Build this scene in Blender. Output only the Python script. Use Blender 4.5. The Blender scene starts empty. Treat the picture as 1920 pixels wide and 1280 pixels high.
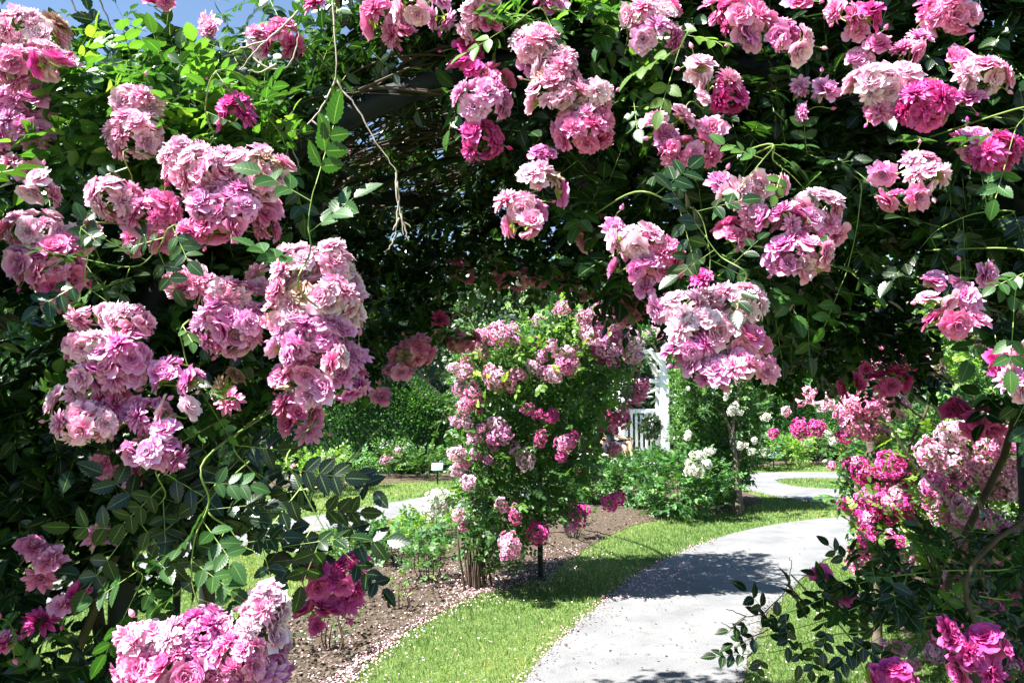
import bpy, math
import numpy as np
from mathutils import Vector, Matrix

C = bpy.context.scene.collection
R = np.random.default_rng(7)
F = 1500.0
PITCH = math.atan(100 / F)
EYE = np.array([0, 0, 1.6])
PI = math.pi

# ------------------------------------------------------------------ helpers
def ray(px, py):
    px, py = np.broadcast_arrays(np.asarray(px, float), np.asarray(py, float))
    x = (px - 960) / F; u = (640 - py) / F
    c, s = math.cos(PITCH), math.sin(PITCH)
    return np.stack([x, c - u * s, s + u * c], -1)

def at(px, py, d):
    r = ray(px, py)
    return EYE + r * (np.asarray(d, float) / r[..., 1])[..., None]

def gnd(px, py, z=0.0):
    r = ray(px, py)
    return EYE + r * ((z - 1.6) / r[..., 2])[..., None]

def proj(P):
    q = P - EYE
    c, s = math.cos(PITCH), math.sin(PITCH)
    f = q[..., 1] * c + q[..., 2] * s
    u = -q[..., 1] * s + q[..., 2] * c
    f = np.where(f < 0.05, 0.05, f)
    return 960 + F * q[..., 0] / f, 640 - F * u / f

def inpoly(x, y, poly):
    p = np.asarray(poly, float); r = np.zeros(np.shape(x), bool)
    j = len(p) - 1
    for i in range(len(p)):
        xi, yi = p[i]; xj, yj = p[j]
        k = ((yi > y) != (yj > y)) & (x < (xj - xi) * (y - yi) / ((yj - yi) or 1e-9) + xi)
        r ^= k; j = i
    return r

def samp(poly, n):
    p = np.asarray(poly, float); lo, hi = p.min(0), p.max(0)
    out = np.zeros((0, 2))
    while len(out) < n:
        q = R.uniform(lo, hi, (n * 2, 2))
        out = np.concatenate([out, q[inpoly(q[:, 0], q[:, 1], poly)]])
    return out[:n]

def nz(v):
    return v / np.maximum(np.linalg.norm(v, axis=-1, keepdims=True), 1e-9)

def rnd(n, s=1.0):
    return R.normal(0, s, (n, 3))

def A(*v):
    return np.array(v, float)

class G:
    """collects faces and links them as ONE mesh object"""
    def __init__(s):
        s.v = []; s.q = []; s.qm = []; s.c = []; s.n = 0
    def add(s, v, f, col=None, mi=0):
        v = np.asarray(v, float).reshape(-1, 3); f = np.asarray(f, int)
        if col is None: col = np.tile([0.5, 0.5, 0.5], (len(v), 1))
        s.v.append(v); s.q.append(f + s.n); s.qm.append(np.full(len(f), mi)); s.c.append(np.asarray(col, float).reshape(-1, 3)); s.n += len(v)
    def mesh(s, name, mats, smooth=True):
        me = bpy.data.meshes.new(name)
        v = np.concatenate(s.v); c = np.concatenate(s.c)
        me.vertices.add(len(v)); me.vertices.foreach_set('co', v.astype(np.float32).ravel())
        loops = []; tot = []; mi = []
        for f, m in zip(s.q, s.qm):
            loops.append(f.ravel()); tot.append(np.full(len(f), f.shape[1])); mi.append(m)
        loops = np.concatenate(loops); tot = np.concatenate(tot); mi = np.concatenate(mi)
        me.loops.add(len(loops)); me.loops.foreach_set('vertex_index', loops.astype(np.int32))
        me.polygons.add(len(tot))
        st = np.concatenate([[0], np.cumsum(tot)[:-1]])
        me.polygons.foreach_set('loop_start', st.astype(np.int32))
        me.polygons.foreach_set('loop_total', tot.astype(np.int32))
        me.polygons.foreach_set('material_index', mi.astype(np.int32))
        me.polygons.foreach_set('use_smooth', np.full(len(tot), smooth))
        at_ = me.attributes.new('c', 'FLOAT_COLOR', 'POINT')
        at_.data.foreach_set('color', np.concatenate([c, np.ones((len(c), 1))], 1).astype(np.float32).ravel())
        me.update(); me.validate()
        for m in mats: me.materials.append(m)
        return me
    def build(s, name, mats, parent=None, smooth=True, loc=None):
        if not isinstance(mats, (list, tuple)): mats = [mats]
        if loc is not None: s.v = [v - np.asarray(loc, float) for v in s.v]
        o = bpy.data.objects.new(name, s.mesh(name, mats, smooth)); C.objects.link(o)
        if loc is not None: o.location = Vector(loc)
        if parent is not None: put(o, parent)
        return o

def put(o, parent):
    o.parent = parent
    m = Matrix.Identity(4); p = parent
    loc = Vector((0, 0, 0))
    while p: loc += p.location; p = p.parent
    o.matrix_parent_inverse = Matrix.Translation(-loc)

def tag(o, label=None, cat=None, group=None, kind=None):
    if label: o['label'] = label
    if cat: o['category'] = cat
    if group: o['group'] = group
    if kind: o['kind'] = kind
    return o

def thing(name, label, cat, loc=(0, 0, 0), group=None):
    o = bpy.data.objects.new(name, None); C.objects.link(o)
    o.location = Vector(loc); o.empty_display_size = 0.1
    return tag(o, label, cat, group)

def tube(g, pts, rad, n=6, mi=0, col=(0.5, 0.5, 0.5), cap=True):
    pts = np.asarray(pts, float); k = len(pts)
    rad = np.broadcast_to(np.asarray(rad, float), (k,))
    t = nz(np.gradient(pts, axis=0))
    ref = A(0.13, 0.31, 0.94) if abs(t[0, 2]) < 0.9 else A(1, 0.1, 0.05)
    a = nz(np.cross(t, ref)); b = np.cross(t, a)
    th = np.arange(n) * 2 * PI / n
    v = pts[:, None] + rad[:, None, None] * (a[:, None] * np.cos(th)[None, :, None] + b[:, None] * np.sin(th)[None, :, None])
    i, j = np.meshgrid(np.arange(k - 1), np.arange(n), indexing='ij')
    f = np.stack([i * n + j, i * n + (j + 1) % n, (i + 1) * n + (j + 1) % n, (i + 1) * n + j], -1).reshape(-1, 4)
    g.add(v, f, np.tile(col, (k * n, 1)), mi)
    if cap:
        for e in (0, k - 1):
            vv = np.concatenate([v[e], pts[e:e + 1]])
            ff = np.stack([np.arange(n), (np.arange(n) + 1) % n, np.full(n, n)], -1)
            g.add(vv, ff if e else ff[:, ::-1], np.tile(col, (n + 1, 1)), mi)

def smooth_path(p, k=5):
    p = np.asarray(p, float); n = len(p)
    q = np.concatenate([2 * p[:1] - p[1:2], p, 2 * p[-1:] - p[-2:-1]])
    out = []
    for i in range(1, n):
        a, b, c, d = q[i - 1], q[i], q[i + 1], q[i + 2]
        for t in np.linspace(0, 1, k, endpoint=False):
            out.append(0.5 * (2 * b + (c - a) * t + (2 * a - 5 * b + 4 * c - d) * t * t + (3 * b - a - 3 * c + d) * t ** 3))
    out.append(p[-1]); return np.array(out)

def box(g, c, s, mi=0, rot=None, ch=0.0, col=(0.5, 0.5, 0.5)):
    c = np.asarray(c, float); s = np.asarray(s, float) / 2
    ch = ch or min(s) * 0.12
    v = []
    for z in (-s[2], -s[2] + ch, s[2] - ch, s[2]):
        i = ch if abs(z) == s[2] else 0
        x, y = s[0] - i, s[1] - i; k = ch * 0.7
        v += [(-x, -y + k, z), (-x + k, -y, z), (x - k, -y, z), (x, -y + k, z), (x, y - k, z), (x - k, y, z), (-x + k, y, z), (-x, y - k, z)]
    v = np.array(v)
    if rot is not None: v = v @ np.asarray(rot).T
    f = [[l * 8 + j, l * 8 + (j + 1) % 8, l * 8 + 8 + (j + 1) % 8, l * 8 + 8 + j] for l in range(3) for j in range(8)]
    g.add(v + c, f, np.tile(col, (len(v), 1)), mi)
    g.add((v + c)[24:], [list(range(8))], np.tile(col, (8, 1)), mi); g.add((v + c)[:8], [list(range(7, -1, -1))], np.tile(col, (8, 1)), mi)

def rotz(a):
    c, s = math.cos(a), math.sin(a); return np.array([[c, -s, 0], [s, c, 0], [0, 0, 1]])
def roty(a):
    c, s = math.cos(a), math.sin(a); return np.array([[c, 0, s], [0, 1, 0], [-s, 0, c]])
def rotx(a):
    c, s = math.cos(a), math.sin(a); return np.array([[1, 0, 0], [0, c, -s], [0, s, c]])

# ------------------------------------------------------------------ materials
def mat(name):
    m = bpy.data.materials.new(name); m.use_nodes = True
    nt = m.node_tree; nt.nodes.clear()
    return m, nt, nt.nodes.new('ShaderNodeOutputMaterial')
def N(nt, t, **k):
    n = nt.nodes.new(t)
    for a, b in k.items(): setattr(n, a, b)
    return n
def mixc(nt, fac, a, b, mode='MIX'):
    n = N(nt, 'ShaderNodeMix', data_type='RGBA', blend_type=mode)
    for s, v in ((0, fac), (6, a), (7, b)):
        if hasattr(v, 'node'): nt.links.new(v, n.inputs[s])
        elif s == 0: n.inputs[0].default_value = v
        else: n.inputs[s].default_value = (*v, 1) if len(v) == 3 else v
    return n.outputs[2]
def mth(nt, op, a, b=0.0, clamp=False):
    n = N(nt, 'ShaderNodeMath', operation=op, use_clamp=clamp)
    for i, v in enumerate((a, b)):
        if hasattr(v, 'node'): nt.links.new(v, n.inputs[i])
        else: n.inputs[i].default_value = v
    return n.outputs[0]
def ramp(nt, fac, stops):
    n = N(nt, 'ShaderNodeValToRGB'); nt.links.new(fac, n.inputs[0])
    e = n.color_ramp.elements
    while len(e) < len(stops): e.new(0.5)
    for k, (p, c) in enumerate(stops):
        e[k].position = p; e[k].color = (*c, 1)
    return n.outputs[0]
def noise(nt, scale, detail=4, rough=0.6, vec=None):
    n = N(nt, 'ShaderNodeTexNoise'); n.inputs['Scale'].default_value = scale; n.inputs['Detail'].default_value = detail; n.inputs['Roughness'].default_value = rough
    if vec is None:
        tc = N(nt, 'ShaderNodeTexCoord'); vec = tc.outputs['Object']
    nt.links.new(vec, n.inputs['Vector']); return n.outputs['Fac']
def surf(nt, out, col, rough=0.5, trans=0.0, tcol=None, spec=0.5, bump=None, bstr=0.3, bdist=0.01, metal=0.0):
    p = N(nt, 'ShaderNodeBsdfPrincipled')
    if hasattr(col, 'node'): nt.links.new(col, p.inputs['Base Color'])
    else: p.inputs['Base Color'].default_value = (*col, 1)
    if hasattr(rough, 'node'): nt.links.new(rough, p.inputs['Roughness'])
    else: p.inputs['Roughness'].default_value = rough
    p.inputs['Specular IOR Level'].default_value = spec; p.inputs['Metallic'].default_value = metal
    if bump is not None:
        b = N(nt, 'ShaderNodeBump'); b.inputs['Strength'].default_value = bstr; b.inputs['Distance'].default_value = bdist
        nt.links.new(bump, b.inputs['Height']); nt.links.new(b.outputs[0], p.inputs['Normal'])
    if trans > 0:
        t = N(nt, 'ShaderNodeBsdfTranslucent')
        tc = tcol if tcol is not None else col
        if hasattr(tc, 'node'): nt.links.new(tc, t.inputs[0])
        else: t.inputs[0].default_value = (*tc, 1)
        m = N(nt, 'ShaderNodeMixShader'); m.inputs[0].default_value = trans
        nt.links.new(p.outputs[0], m.inputs[1]); nt.links.new(t.outputs[0], m.inputs[2]); nt.links.new(m.outputs[0], out.inputs[0])
    else: nt.links.new(p.outputs[0], out.inputs[0])

def attr(nt):
    a = N(nt, 'ShaderNodeAttribute', attribute_name='c'); s = N(nt, 'ShaderNodeSeparateColor')
    nt.links.new(a.outputs['Color'], s.inputs[0]); return s.outputs

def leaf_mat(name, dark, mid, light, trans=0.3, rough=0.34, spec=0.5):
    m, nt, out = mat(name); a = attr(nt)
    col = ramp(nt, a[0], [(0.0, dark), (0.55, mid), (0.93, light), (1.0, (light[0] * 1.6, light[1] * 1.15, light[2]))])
    # pale midrib and side veins
    w = mth(nt, 'SINE', mth(nt, 'MULTIPLY', mth(nt, 'SUBTRACT', a[2], mth(nt, 'MULTIPLY', a[1], 0.22)), 44.0))
    vein = mth(nt, 'MULTIPLY', mth(nt, 'GREATER_THAN', w, 0.9), 0.15)
    rib = mth(nt, 'MULTIPLY', mth(nt, 'LESS_THAN', a[1], 0.07), 0.55)
    col2 = mixc(nt, mth(nt, 'MAXIMUM', vein, rib), col, (0.16, 0.26, 0.08))
    tc = mixc(nt, 1.0, col2, (2.2, 2.5, 0.9), 'MULTIPLY')
    surf(nt, out, col2, rough, trans, tc, spec, w, 0.06, 0.002)
    return m

def petal_mat(name, deep, pale, trans=0.22, off=0.45):
    m, nt, out = mat(name); a = attr(nt)
    oi = N(nt, 'ShaderNodeObjectInfo')
    f = mth(nt, 'ADD', mth(nt, 'MULTIPLY', mth(nt, 'POWER', a[2], 2.2), 0.75), mth(nt, 'MULTIPLY', a[0], 0.22))
    f = mth(nt, 'ADD', f, mth(nt, 'MULTIPLY', mth(nt, 'SUBTRACT', oi.outputs['Random'], off), 0.55), True)
    col = mixc(nt, f, deep, pale)
    st = mth(nt, 'SINE', mth(nt, 'MULTIPLY', a[1], 24.0))
    col = mixc(nt, mth(nt, 'MULTIPLY', mth(nt, 'GREATER_THAN', st, 0.7), 0.12), col, deep)
    surf(nt, out, col, 0.6, trans, col, 0.2)
    return m

def plain(name, col, rough=0.6, col2=None, scale=6, spec=0.4, metal=0.0, bstr=0.2, bdist=0.005):
    m, nt, out = mat(name)
    n = noise(nt, scale)
    c = ramp(nt, n, [(0.3, col), (0.7, col2 or tuple(x * 0.75 for x in col))])
    surf(nt, out, c, rough, 0, None, spec, n, bstr, bdist, metal)
    return m

M = {}
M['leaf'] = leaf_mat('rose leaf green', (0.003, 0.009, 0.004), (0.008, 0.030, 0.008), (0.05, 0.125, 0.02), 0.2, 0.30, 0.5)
M['leaf_mid'] = leaf_mat('garden leaf green', (0.012, 0.038, 0.010), (0.034, 0.105, 0.020), (0.12, 0.24, 0.04), 0.28, 0.42, 0.45)
M['leaf_bush'] = leaf_mat('bush leaf green', (0.018, 0.055, 0.018), (0.042, 0.13, 0.035), (0.13, 0.28, 0.07), 0.25, 0.5, 0.35)
M['leaf_yel'] = leaf_mat('yellow green leaf', (0.06, 0.12, 0.02), (0.13, 0.25, 0.035), (0.28, 0.42, 0.07), 0.35, 0.45)
M['leaf_dark'] = leaf_mat('dark tree leaf', (0.008, 0.022, 0.010), (0.022, 0.052, 0.018), (0.07, 0.13, 0.045), 0.15, 0.4)
M['hedge'] = leaf_mat('hedge leaf', (0.008, 0.030, 0.007), (0.026, 0.095, 0.012), (0.12, 0.29, 0.03), 0.2, 0.6, 0.2)
M['grass'] = leaf_mat('grass blade', (0.055, 0.105, 0.022), (0.135, 0.20, 0.055), (0.30, 0.31, 0.12), 0.3, 0.5, 0.3)
M['p'] = petal_mat('pale pink petal', (0.88, 0.19, 0.47), (0.96, 0.77, 0.87), off=0.38)
M['m'] = petal_mat('mid pink petal', (0.78, 0.075, 0.36), (0.94, 0.46, 0.70))
M['v'] = petal_mat('mauve pink petal', (0.72, 0.10, 0.44), (0.92, 0.54, 0.80))
M['d'] = petal_mat('deep pink petal', (0.60, 0.015, 0.24), (0.85, 0.17, 0.52))
M['w'] = petal_mat('white petal', (0.78, 0.74, 0.62), (0.86, 0.85, 0.80))
M['t'] = petal_mat('faded tan petal', (0.40, 0.20, 0.15), (0.62, 0.45, 0.36))
M['stem'] = plain('green stem', (0.16, 0.26, 0.05), 0.5, (0.22, 0.30, 0.08), 20)
M['cane'] = plain('brown cane', (0.04, 0.026, 0.016), 0.75, (0.08, 0.055, 0.035), 20)
M['twig'] = plain('bleached dead twig', (0.42, 0.36, 0.30), 0.7, (0.30, 0.24, 0.19), 30)
M['iron'] = plain('blue black painted iron', (0.010, 0.013, 0.022), 0.6, (0.025, 0.024, 0.026), 14, 0.15, 0, .6, .01)
M['bark'] = plain('grey brown bark', (0.10, 0.075, 0.055), 0.85, (0.17, 0.14, 0.11), 14, 0.2, 0, 0.6, 0.02)
M['white'] = plain('white paint', (0.78, 0.78, 0.76), 0.5, (0.70, 0.70, 0.68), 4)
M['skin'] = plain('skin', (0.55, 0.32, 0.22), 0.55, (0.50, 0.28, 0.19), 9)
M['cloth'] = plain('dark cloth', (0.02, 0.02, 0.028), 0.85, (0.03, 0.03, 0.035), 12)
M['sock'] = plain('white sock', (0.72, 0.72, 0.72), 0.9)
M['hair'] = plain('brown hair', (0.05, 0.03, 0.02), 0.5)
M['plaque'] = plain('pale metal plaque', (0.45, 0.55, 0.62), 0.35, (0.40, 0.50, 0.58), 6, 0.5)
M['ink'] = plain('dark ink', (0.05, 0.05, 0.06), 0.7)
M['petalfall'] = plain('fallen petals', (0.80, 0.52, 0.56), 0.7, (0.72, 0.38, 0.46), 40)
M['chip'] = plain('bark chip', (0.075, 0.055, 0.038), 0.9, (0.13, 0.10, 0.075), 30)
M['tan'] = plain('dry tan leaf litter', (0.30, 0.19, 0.09), 0.7, (0.42, 0.29, 0.15), 12)

# ------------------------------------------------------------------ leaves
def leaflet_tpl(k=8, w=0.30, ser=True, fold=0.18, drop=0.16):
    v = []; c = []; f = []
    for i in range(k + 1):
        t = i / k
        ww = w * (math.sin(PI * t ** 0.82)) ** 0.8 if 0 < t < 1 else 0.004
        if ser and 0 < i < k: ww *= 1.10 if i % 2 else 0.92
        z = -drop * t * t
        v += [(-ww, t, z + fold * ww), (0, t, z - 0.01), (ww, t, z + fold * ww)]
        c += [(1, t), (0, t), (1, t)]
        if i: b = 3 * (i - 1); f += [(b, b + 1, b + 4, b + 3), (b + 1, b + 2, b + 5, b + 4)]
    return np.array(v), np.array(f), np.array(c)
HI = leaflet_tpl(13)
MID = leaflet_tpl(4, 0.3, False)
LO = leaflet_tpl(2, 0.33, False)

def expand(g, tpl, P, D, Nn, S, tint, mi=0):
    tv, tf, tc = tpl; n = len(P)
    if not n: return
    D = nz(D); side = nz(np.cross(D, Nn)); up = np.cross(side, D)
    S = np.broadcast_to(np.asarray(S, float), (n,))
    v = P[:, None] + S[:, None, None] * (tv[None, :, 0:1] * side[:, None] + tv[None, :, 1:2] * D[:, None] + tv[None, :, 2:3] * up[:, None])
    f = (tf[None] + (np.arange(n) * len(tv))[:, None, None]).reshape(-1, tf.shape[1])
    c = np.empty((n, len(tv), 3)); c[:, :, 0] = np.clip(tint, 0, 1)[:, None]; c[:, :, 1:] = tc[None]
    g.add(v, f, c, mi)

STICK = (np.array([(-.5, 0, 0), (.5, 0, 0), (.5, 1, 0), (-.5, 1, 0), (0, 0, -.5), (0, 1, -.5)]), np.array([(0, 1, 2, 3), (0, 4, 5, 3), (1, 4, 5, 2)]), np.full((6, 2), 0.0))
def sticks(g, P, D, Nn, L, W, tint, mi):
    n = len(P); D = nz(D); side = nz(np.cross(D, Nn)); up = np.cross(side, D)
    tv, tf, tc = STICK
    v = P[:, None] + tv[None, :, 0:1] * W * side[:, None] + (tv[None, :, 1:2] * L[:, None, None]) * D[:, None] + tv[None, :, 2:3] * W * up[:, None]
    f = (tf[None] + (np.arange(n) * 6)[:, None, None]).reshape(-1, 4)
    c = np.full((n, 6, 3), 0.5); g.add(v, f, c, mi)

def compound(g, P, D, Nn, L, tpl=HI, pairs=None, tint=None, mi=0, smi=1, spread=0.85, lw=0.42):
    """rose leaves: a stalk with two or three pairs of leaflets and one at the tip"""
    n = len(P); D = nz(D); L = np.broadcast_to(np.asarray(L, float), (n,))
    side = nz(np.cross(D, Nn)); up = np.cross(side, D)
    if tint is None: tint = R.uniform(0, 0.9, n)
    pr = np.full(n, 2) if pairs is None else pairs
    sticks(g, P, D, Nn, L * 0.98, 0.0018 if tpl is not LO else 0.003, tint, smi)
    tp = P + D * L[:, None]
    expand(g, tpl, tp, D + rnd(n, .15), up + rnd(n, .2), L * lw * 1.1, tint + R.normal(0, .05, n), mi)
    for k, ts in enumerate(((0.42, 0.72), (0.3, 0.55, 0.8))):
        sel = pr == (2 if k == 0 else 3)
        if not sel.any(): continue
        for t in ts:
            for s in (-1, 1):
                m = sel.sum()
                pos = P[sel] + D[sel] * (L[sel] * t)[:, None]
                dd = side[sel] * s * spread + D[sel] * 0.5 + rnd(m, .14)
                expand(g, tpl, pos, dd, up[sel] + rnd(m, .22), L[sel] * lw * R.uniform(.82, 1.05, m), tint[sel] + R.normal(0, .06, m), mi)

# ------------------------------------------------------------------ blooms
def bloom_mesh(name, m, kind, seed, lo=False):
    rg = np.random.default_rng(seed); g = G()
    n = {'pom': 48, 'spike': 64, 'loose': 26, 'cup': 34}[kind]
    if lo: n = {'pom': 20, 'spike': 26, 'loose': 14, 'cup': 16}[kind]
    na, ns = (2, 2) if lo else (4, 5)
    for i in range(n):
        u = i / (n - 1); th = i * 2.39996 + rg.normal(0, .2)
        if kind == 'pom': a0, a1, Ln, W = 0.12 + 1.05 * u, 0.15 + 1.75 * u, 0.52 + 0.48 * u, 0.16 + 0.16 * u
        elif kind == 'spike': a0, a1, Ln, W = 0.10 + 1.25 * u, 0.2 + 1.75 * u, 0.62 + 0.38 * u, 0.10 + 0.08 * u
        elif kind == 'loose': a0, a1, Ln, W = 0.25 + 0.95 * u, 0.3 + 1.6 * u, 0.45 + 0.58 * u, 0.22 + 0.20 * u
        else: a0, a1, Ln, W = 0.55 + 0.55 * u, -0.1 + 1.35 * u, 0.42 + 0.6 * u, 0.22 + 0.20 * u
        a0 += rg.normal(0, .07); a1 += rg.normal(0, .2); Ln *= rg.uniform(.86, 1.1); W *= rg.uniform(.85, 1.15)
        if lo: W *= 1.35
        tw = rg.normal(0, .35); cup = rg.uniform(.1, .5); ruf = rg.uniform(0, 2 * PI)
        r = 0.02; z = 0.0; V = []; CC = []
        tint = rg.uniform(0, 1)
        er = A(math.cos(th), math.sin(th), 0); et = A(-math.sin(th), math.cos(th), 0)
        p = er * 0.02 + A(0, 0, -0.12 + 0.10 * (1 - u))
        for k in range(ns + 1):
            s = k / ns; ang = a0 + (a1 - a0) * s ** 1.2
            if k: p = p + (er * math.sin(ang) + A(0, 0, 1) * math.cos(ang)) * Ln / ns
            nrm = -er * math.cos(ang) + A(0, 0, 1) * math.sin(ang)
            ww = W * (0.35 + 0.9 * s ** 0.8) * (math.sqrt(max(0, 1 - max(0, (s - .72) / .32) ** 2.2)))
            if kind == 'spike': ww = W * (0.5 + 0.7 * s) * (1 - 0.75 * max(0, (s - .7) / .3) ** 1.4)
            sd = et * math.cos(tw * s) + nrm * math.sin(tw * s)
            for j in range(na + 1):
                x = 2 * j / na - 1
                tipn = 0.05 * (1 - abs(x)) if k == ns else 0.0
                if k == ns and kind in ('pom', 'loose', 'cup'): tipn -= 0.10 * abs(x) + 0.04 * math.sin(9 * x + ruf)
                V.append(p + sd * ww * x + nrm * (cup * ww * x * x + 0.035 * s * math.sin(5 * x + ruf + 4 * s)) + (er * math.sin(ang) + A(0, 0, math.cos(ang))) * tipn * Ln)
                CC.append((tint, abs(x), s))
        f = [(k * (na + 1) + j, k * (na + 1) + j + 1, (k + 1) * (na + 1) + j + 1, (k + 1) * (na + 1) + j) for k in range(ns) for j in range(na)]
        g.add(V, f, CC)
    return g, m

BL = {}
def blooms_of(cls):
    if cls not in BL:
        BL[cls] = [bloom_mesh('bloom', M[cls], k, 11 + i)[0].mesh('bloom_petals', [M[cls]]) for i, k in enumerate(('pom', 'spike', 'spike', 'cup', 'loose', 'pom'))]
    return BL[cls]
LOB = [bloom_mesh('bloom', None, k, 31 + i, True)[0] for i, k in enumerate(('pom', 'spike', 'cup', 'loose'))]
LOB = [(np.concatenate(g.v), np.concatenate(g.q), np.concatenate(g.c)) for g in LOB]

def basis(axis, roll):
    axis = nz(axis); r = nz(np.cross(axis, A(0.3, 0.2, 1) if abs(axis[2]) < .9 else A(1, 0, 0))); s = np.cross(axis, r)
    c, si = math.cos(roll), math.sin(roll)
    return np.stack([r * c + s * si, -r * si + s * c, axis], 1)

def sepal_bud(g, p, d, s, mi_green=0, mi_pet=None):
    """a small bud: petal tip in a green calyx"""
    B = basis(d, R.uniform(0, 6)); k = 6
    prof = [(0.1, 0), (0.32, 0.15), (0.42, 0.5), (0.3, 0.85), (0.03, 1.25)]
    v = np.array([(r * math.cos(a * 2 * PI / k), r * math.sin(a * 2 * PI / k), z) for r, z in prof for a in range(k)]) * s
    f = np.array([(i * k + j, i * k + (j + 1) % k, (i + 1) * k + (j + 1) % k, (i + 1) * k + j) for i in range(4) for j in range(k)])
    v = v @ B.T + p
    g.add(v, f[:k], None, mi_green)
    g.add(v, f[k:], np.tile((.5, .5, .4), (len(v), 1)), mi_pet if mi_pet is not None else mi_green)

BR = 0.039
def cluster(parent, px, py, w, h, cls, d, br=BR, sparse=1.0):
    """one truss: stems and calyces as the cluster mesh, every bloom its child"""
    Cc = at(px, py, d); s = d / F
    if d < 2.25: br = 29.5 * s
    w *= 1.1; h *= 1.1; rx = max(0.006, w / 2 * s - br * .5); rz = max(0.006, h / 2 * s - br * .5); ry = max(0.01, 0.75 * min(rx, rz) + 0.01)
    area = 4 * PI * (((rx * ry) ** 1.6 + (rx * rz) ** 1.6 + (ry * rz) ** 1.6) / 3) ** (1 / 1.6)
    n = max(1, int(area / (1.08 * br) ** 2 * sparse))
    if n <= 2: n = max(n, 1)
    g = G(); i = np.arange(n) + .5
    ph = np.arccos(1 - 2 * i / n); th = PI * (1 + 5 ** .5) * i + R.uniform(0, 6)
    nn = np.stack([np.cos(th) * np.sin(ph), np.sin(th) * np.sin(ph), np.cos(ph)], 1)
    pts = nn * A(rx, ry, rz); nrm = nz(nn / A(rx + .01, ry + .01, rz + .01))
    keep = nn[:, 1] < 0.45
    if n <= 2: keep[:] = True; pts[:] *= .3; nrm = nz(A(0, -1, 0.2) + rnd(n, .35))
    pts, nrm = pts[keep], nrm[keep]
    anchor = Cc + A(0, ry * .9 + .02, rz * 0.4)
    ml = blooms_of(cls); out = []
    for p, a in zip(pts, nrm):
        p = Cc + p + R.normal(0, br * .14, 3)
        ax = nz(a + A(0, -.15, .38) + R.normal(0, .28, 3))
        sc = br * (R.uniform(.86, 1.16) if R.uniform() < .8 else R.uniform(.6, .85))
        mid = (anchor + p) / 2 + A(0, .01, -.01) + R.normal(0, .008, 3)
        tube(g, smooth_path([anchor, mid, p - ax * sc * .35], 3), [.002] * 7, 4)
        for q in range(5):   # sepals
            e = basis(ax, q * 1.257)
            expand(g, LO, (p - ax * sc * .3)[None], (e[:, 0] * 1.0 + ax * .05)[None], (-ax)[None], sc * .55, A(.8), 1)
        out.append((p, ax, sc))
    for q in range(int(R.uniform(0, 2.2))):
        a = R.uniform(0, 2 * PI); e = Cc + A(math.cos(a) * (rx + br * .8), -R.uniform(0, ry), math.sin(a) * (rz + br * .8))
        tube(g, smooth_path([anchor, (anchor + e) / 2 + A(0, 0, .01), e], 3), .0013, 4)
        sepal_bud(g, e, nz(e - Cc), R.uniform(.008, .014), 0, 2)
    c = g.build('flower_cluster', [M['stem'], M['leaf_yel'], M[cls]], parent, loc=Cc)
    wl = Matrix.Translation(-Vector(Cc))
    for p, ax, sc in out:
        o = bpy.data.objects.new('bloom', (blooms_of('t') if R.uniform() < .025 else ml)[R.integers(len(ml))]); C.objects.link(o)
        B = basis(ax, R.uniform(0, 6)); q = R.uniform(.9, 1.1)
        o.parent = c
        o.matrix_parent_inverse = wl
        o.matrix_basis = Matrix([[*(B[r] * A(sc * q, sc / q, sc * R.uniform(.8, 1))), p[r]] for r in range(3)] + [[0, 0, 0, 1]])
    return c

CV = {}
def far_cluster_mesh(cls, v, br):
    key = (cls, v, br)
    if key in CV: return CV[key]
    rg = np.random.default_rng(v * 7 + 3); g = G()
    rx, ry, rz = [(.09, .07, .07), (.07, .06, .11), (.12, .08, .07), (.05, .05, .05), (.10, .08, .12), (.14, .08, .09)][v % 6]
    area = 4 * PI * (((rx * ry) ** 1.6 + (rx * rz) ** 1.6 + (ry * rz) ** 1.6) / 3) ** (1 / 1.6)
    n = max(4, int(area / (1.5 * br) ** 2)); i = np.arange(n) + .5
    ph = np.arccos(1 - 2 * i / n); th = PI * (1 + 5 ** .5) * i
    nn = np.stack([np.cos(th) * np.sin(ph), np.sin(th) * np.sin(ph), np.cos(ph)], 1)
    for k in range(n):
        if rg.uniform() < .12: continue
        p = nn[k] * A(rx, ry, rz) * rg.uniform(.75, 1.25); tv, tf, tc = LOB[rg.integers(4)]
        B = basis(nz(nn[k] + rg.normal(0, .25, 3)), rg.uniform(0, 6)); c = tc.copy(); c[:, 0] = c[:, 0] * .5 + rg.uniform(-.3, .9)
        g.add(tv * br * rg.uniform(.8, 1.2) @ B.T + p, tf, c)
        tube(g, [p * .9, p * .3 + A(0, 0, .02), A(0, .0, rz * .7)], .0025, 3, 1, cap=False)
    CV[key] = g.mesh('cluster_petals', [M[cls], M['stem']]); return CV[key]

def far_cluster(parent, P, cls, scale=1.0, br=0.036):
    o = bpy.data.objects.new('flower_cluster', far_cluster_mesh(cls, int(R.integers(6)), br)); C.objects.link(o)
    o.location = Vector(P); o.rotation_euler = (R.normal(0, .35), R.normal(0, .35), R.uniform(0, 6.28)); o.scale = (scale,) * 3
    put(o, parent); return o

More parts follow.
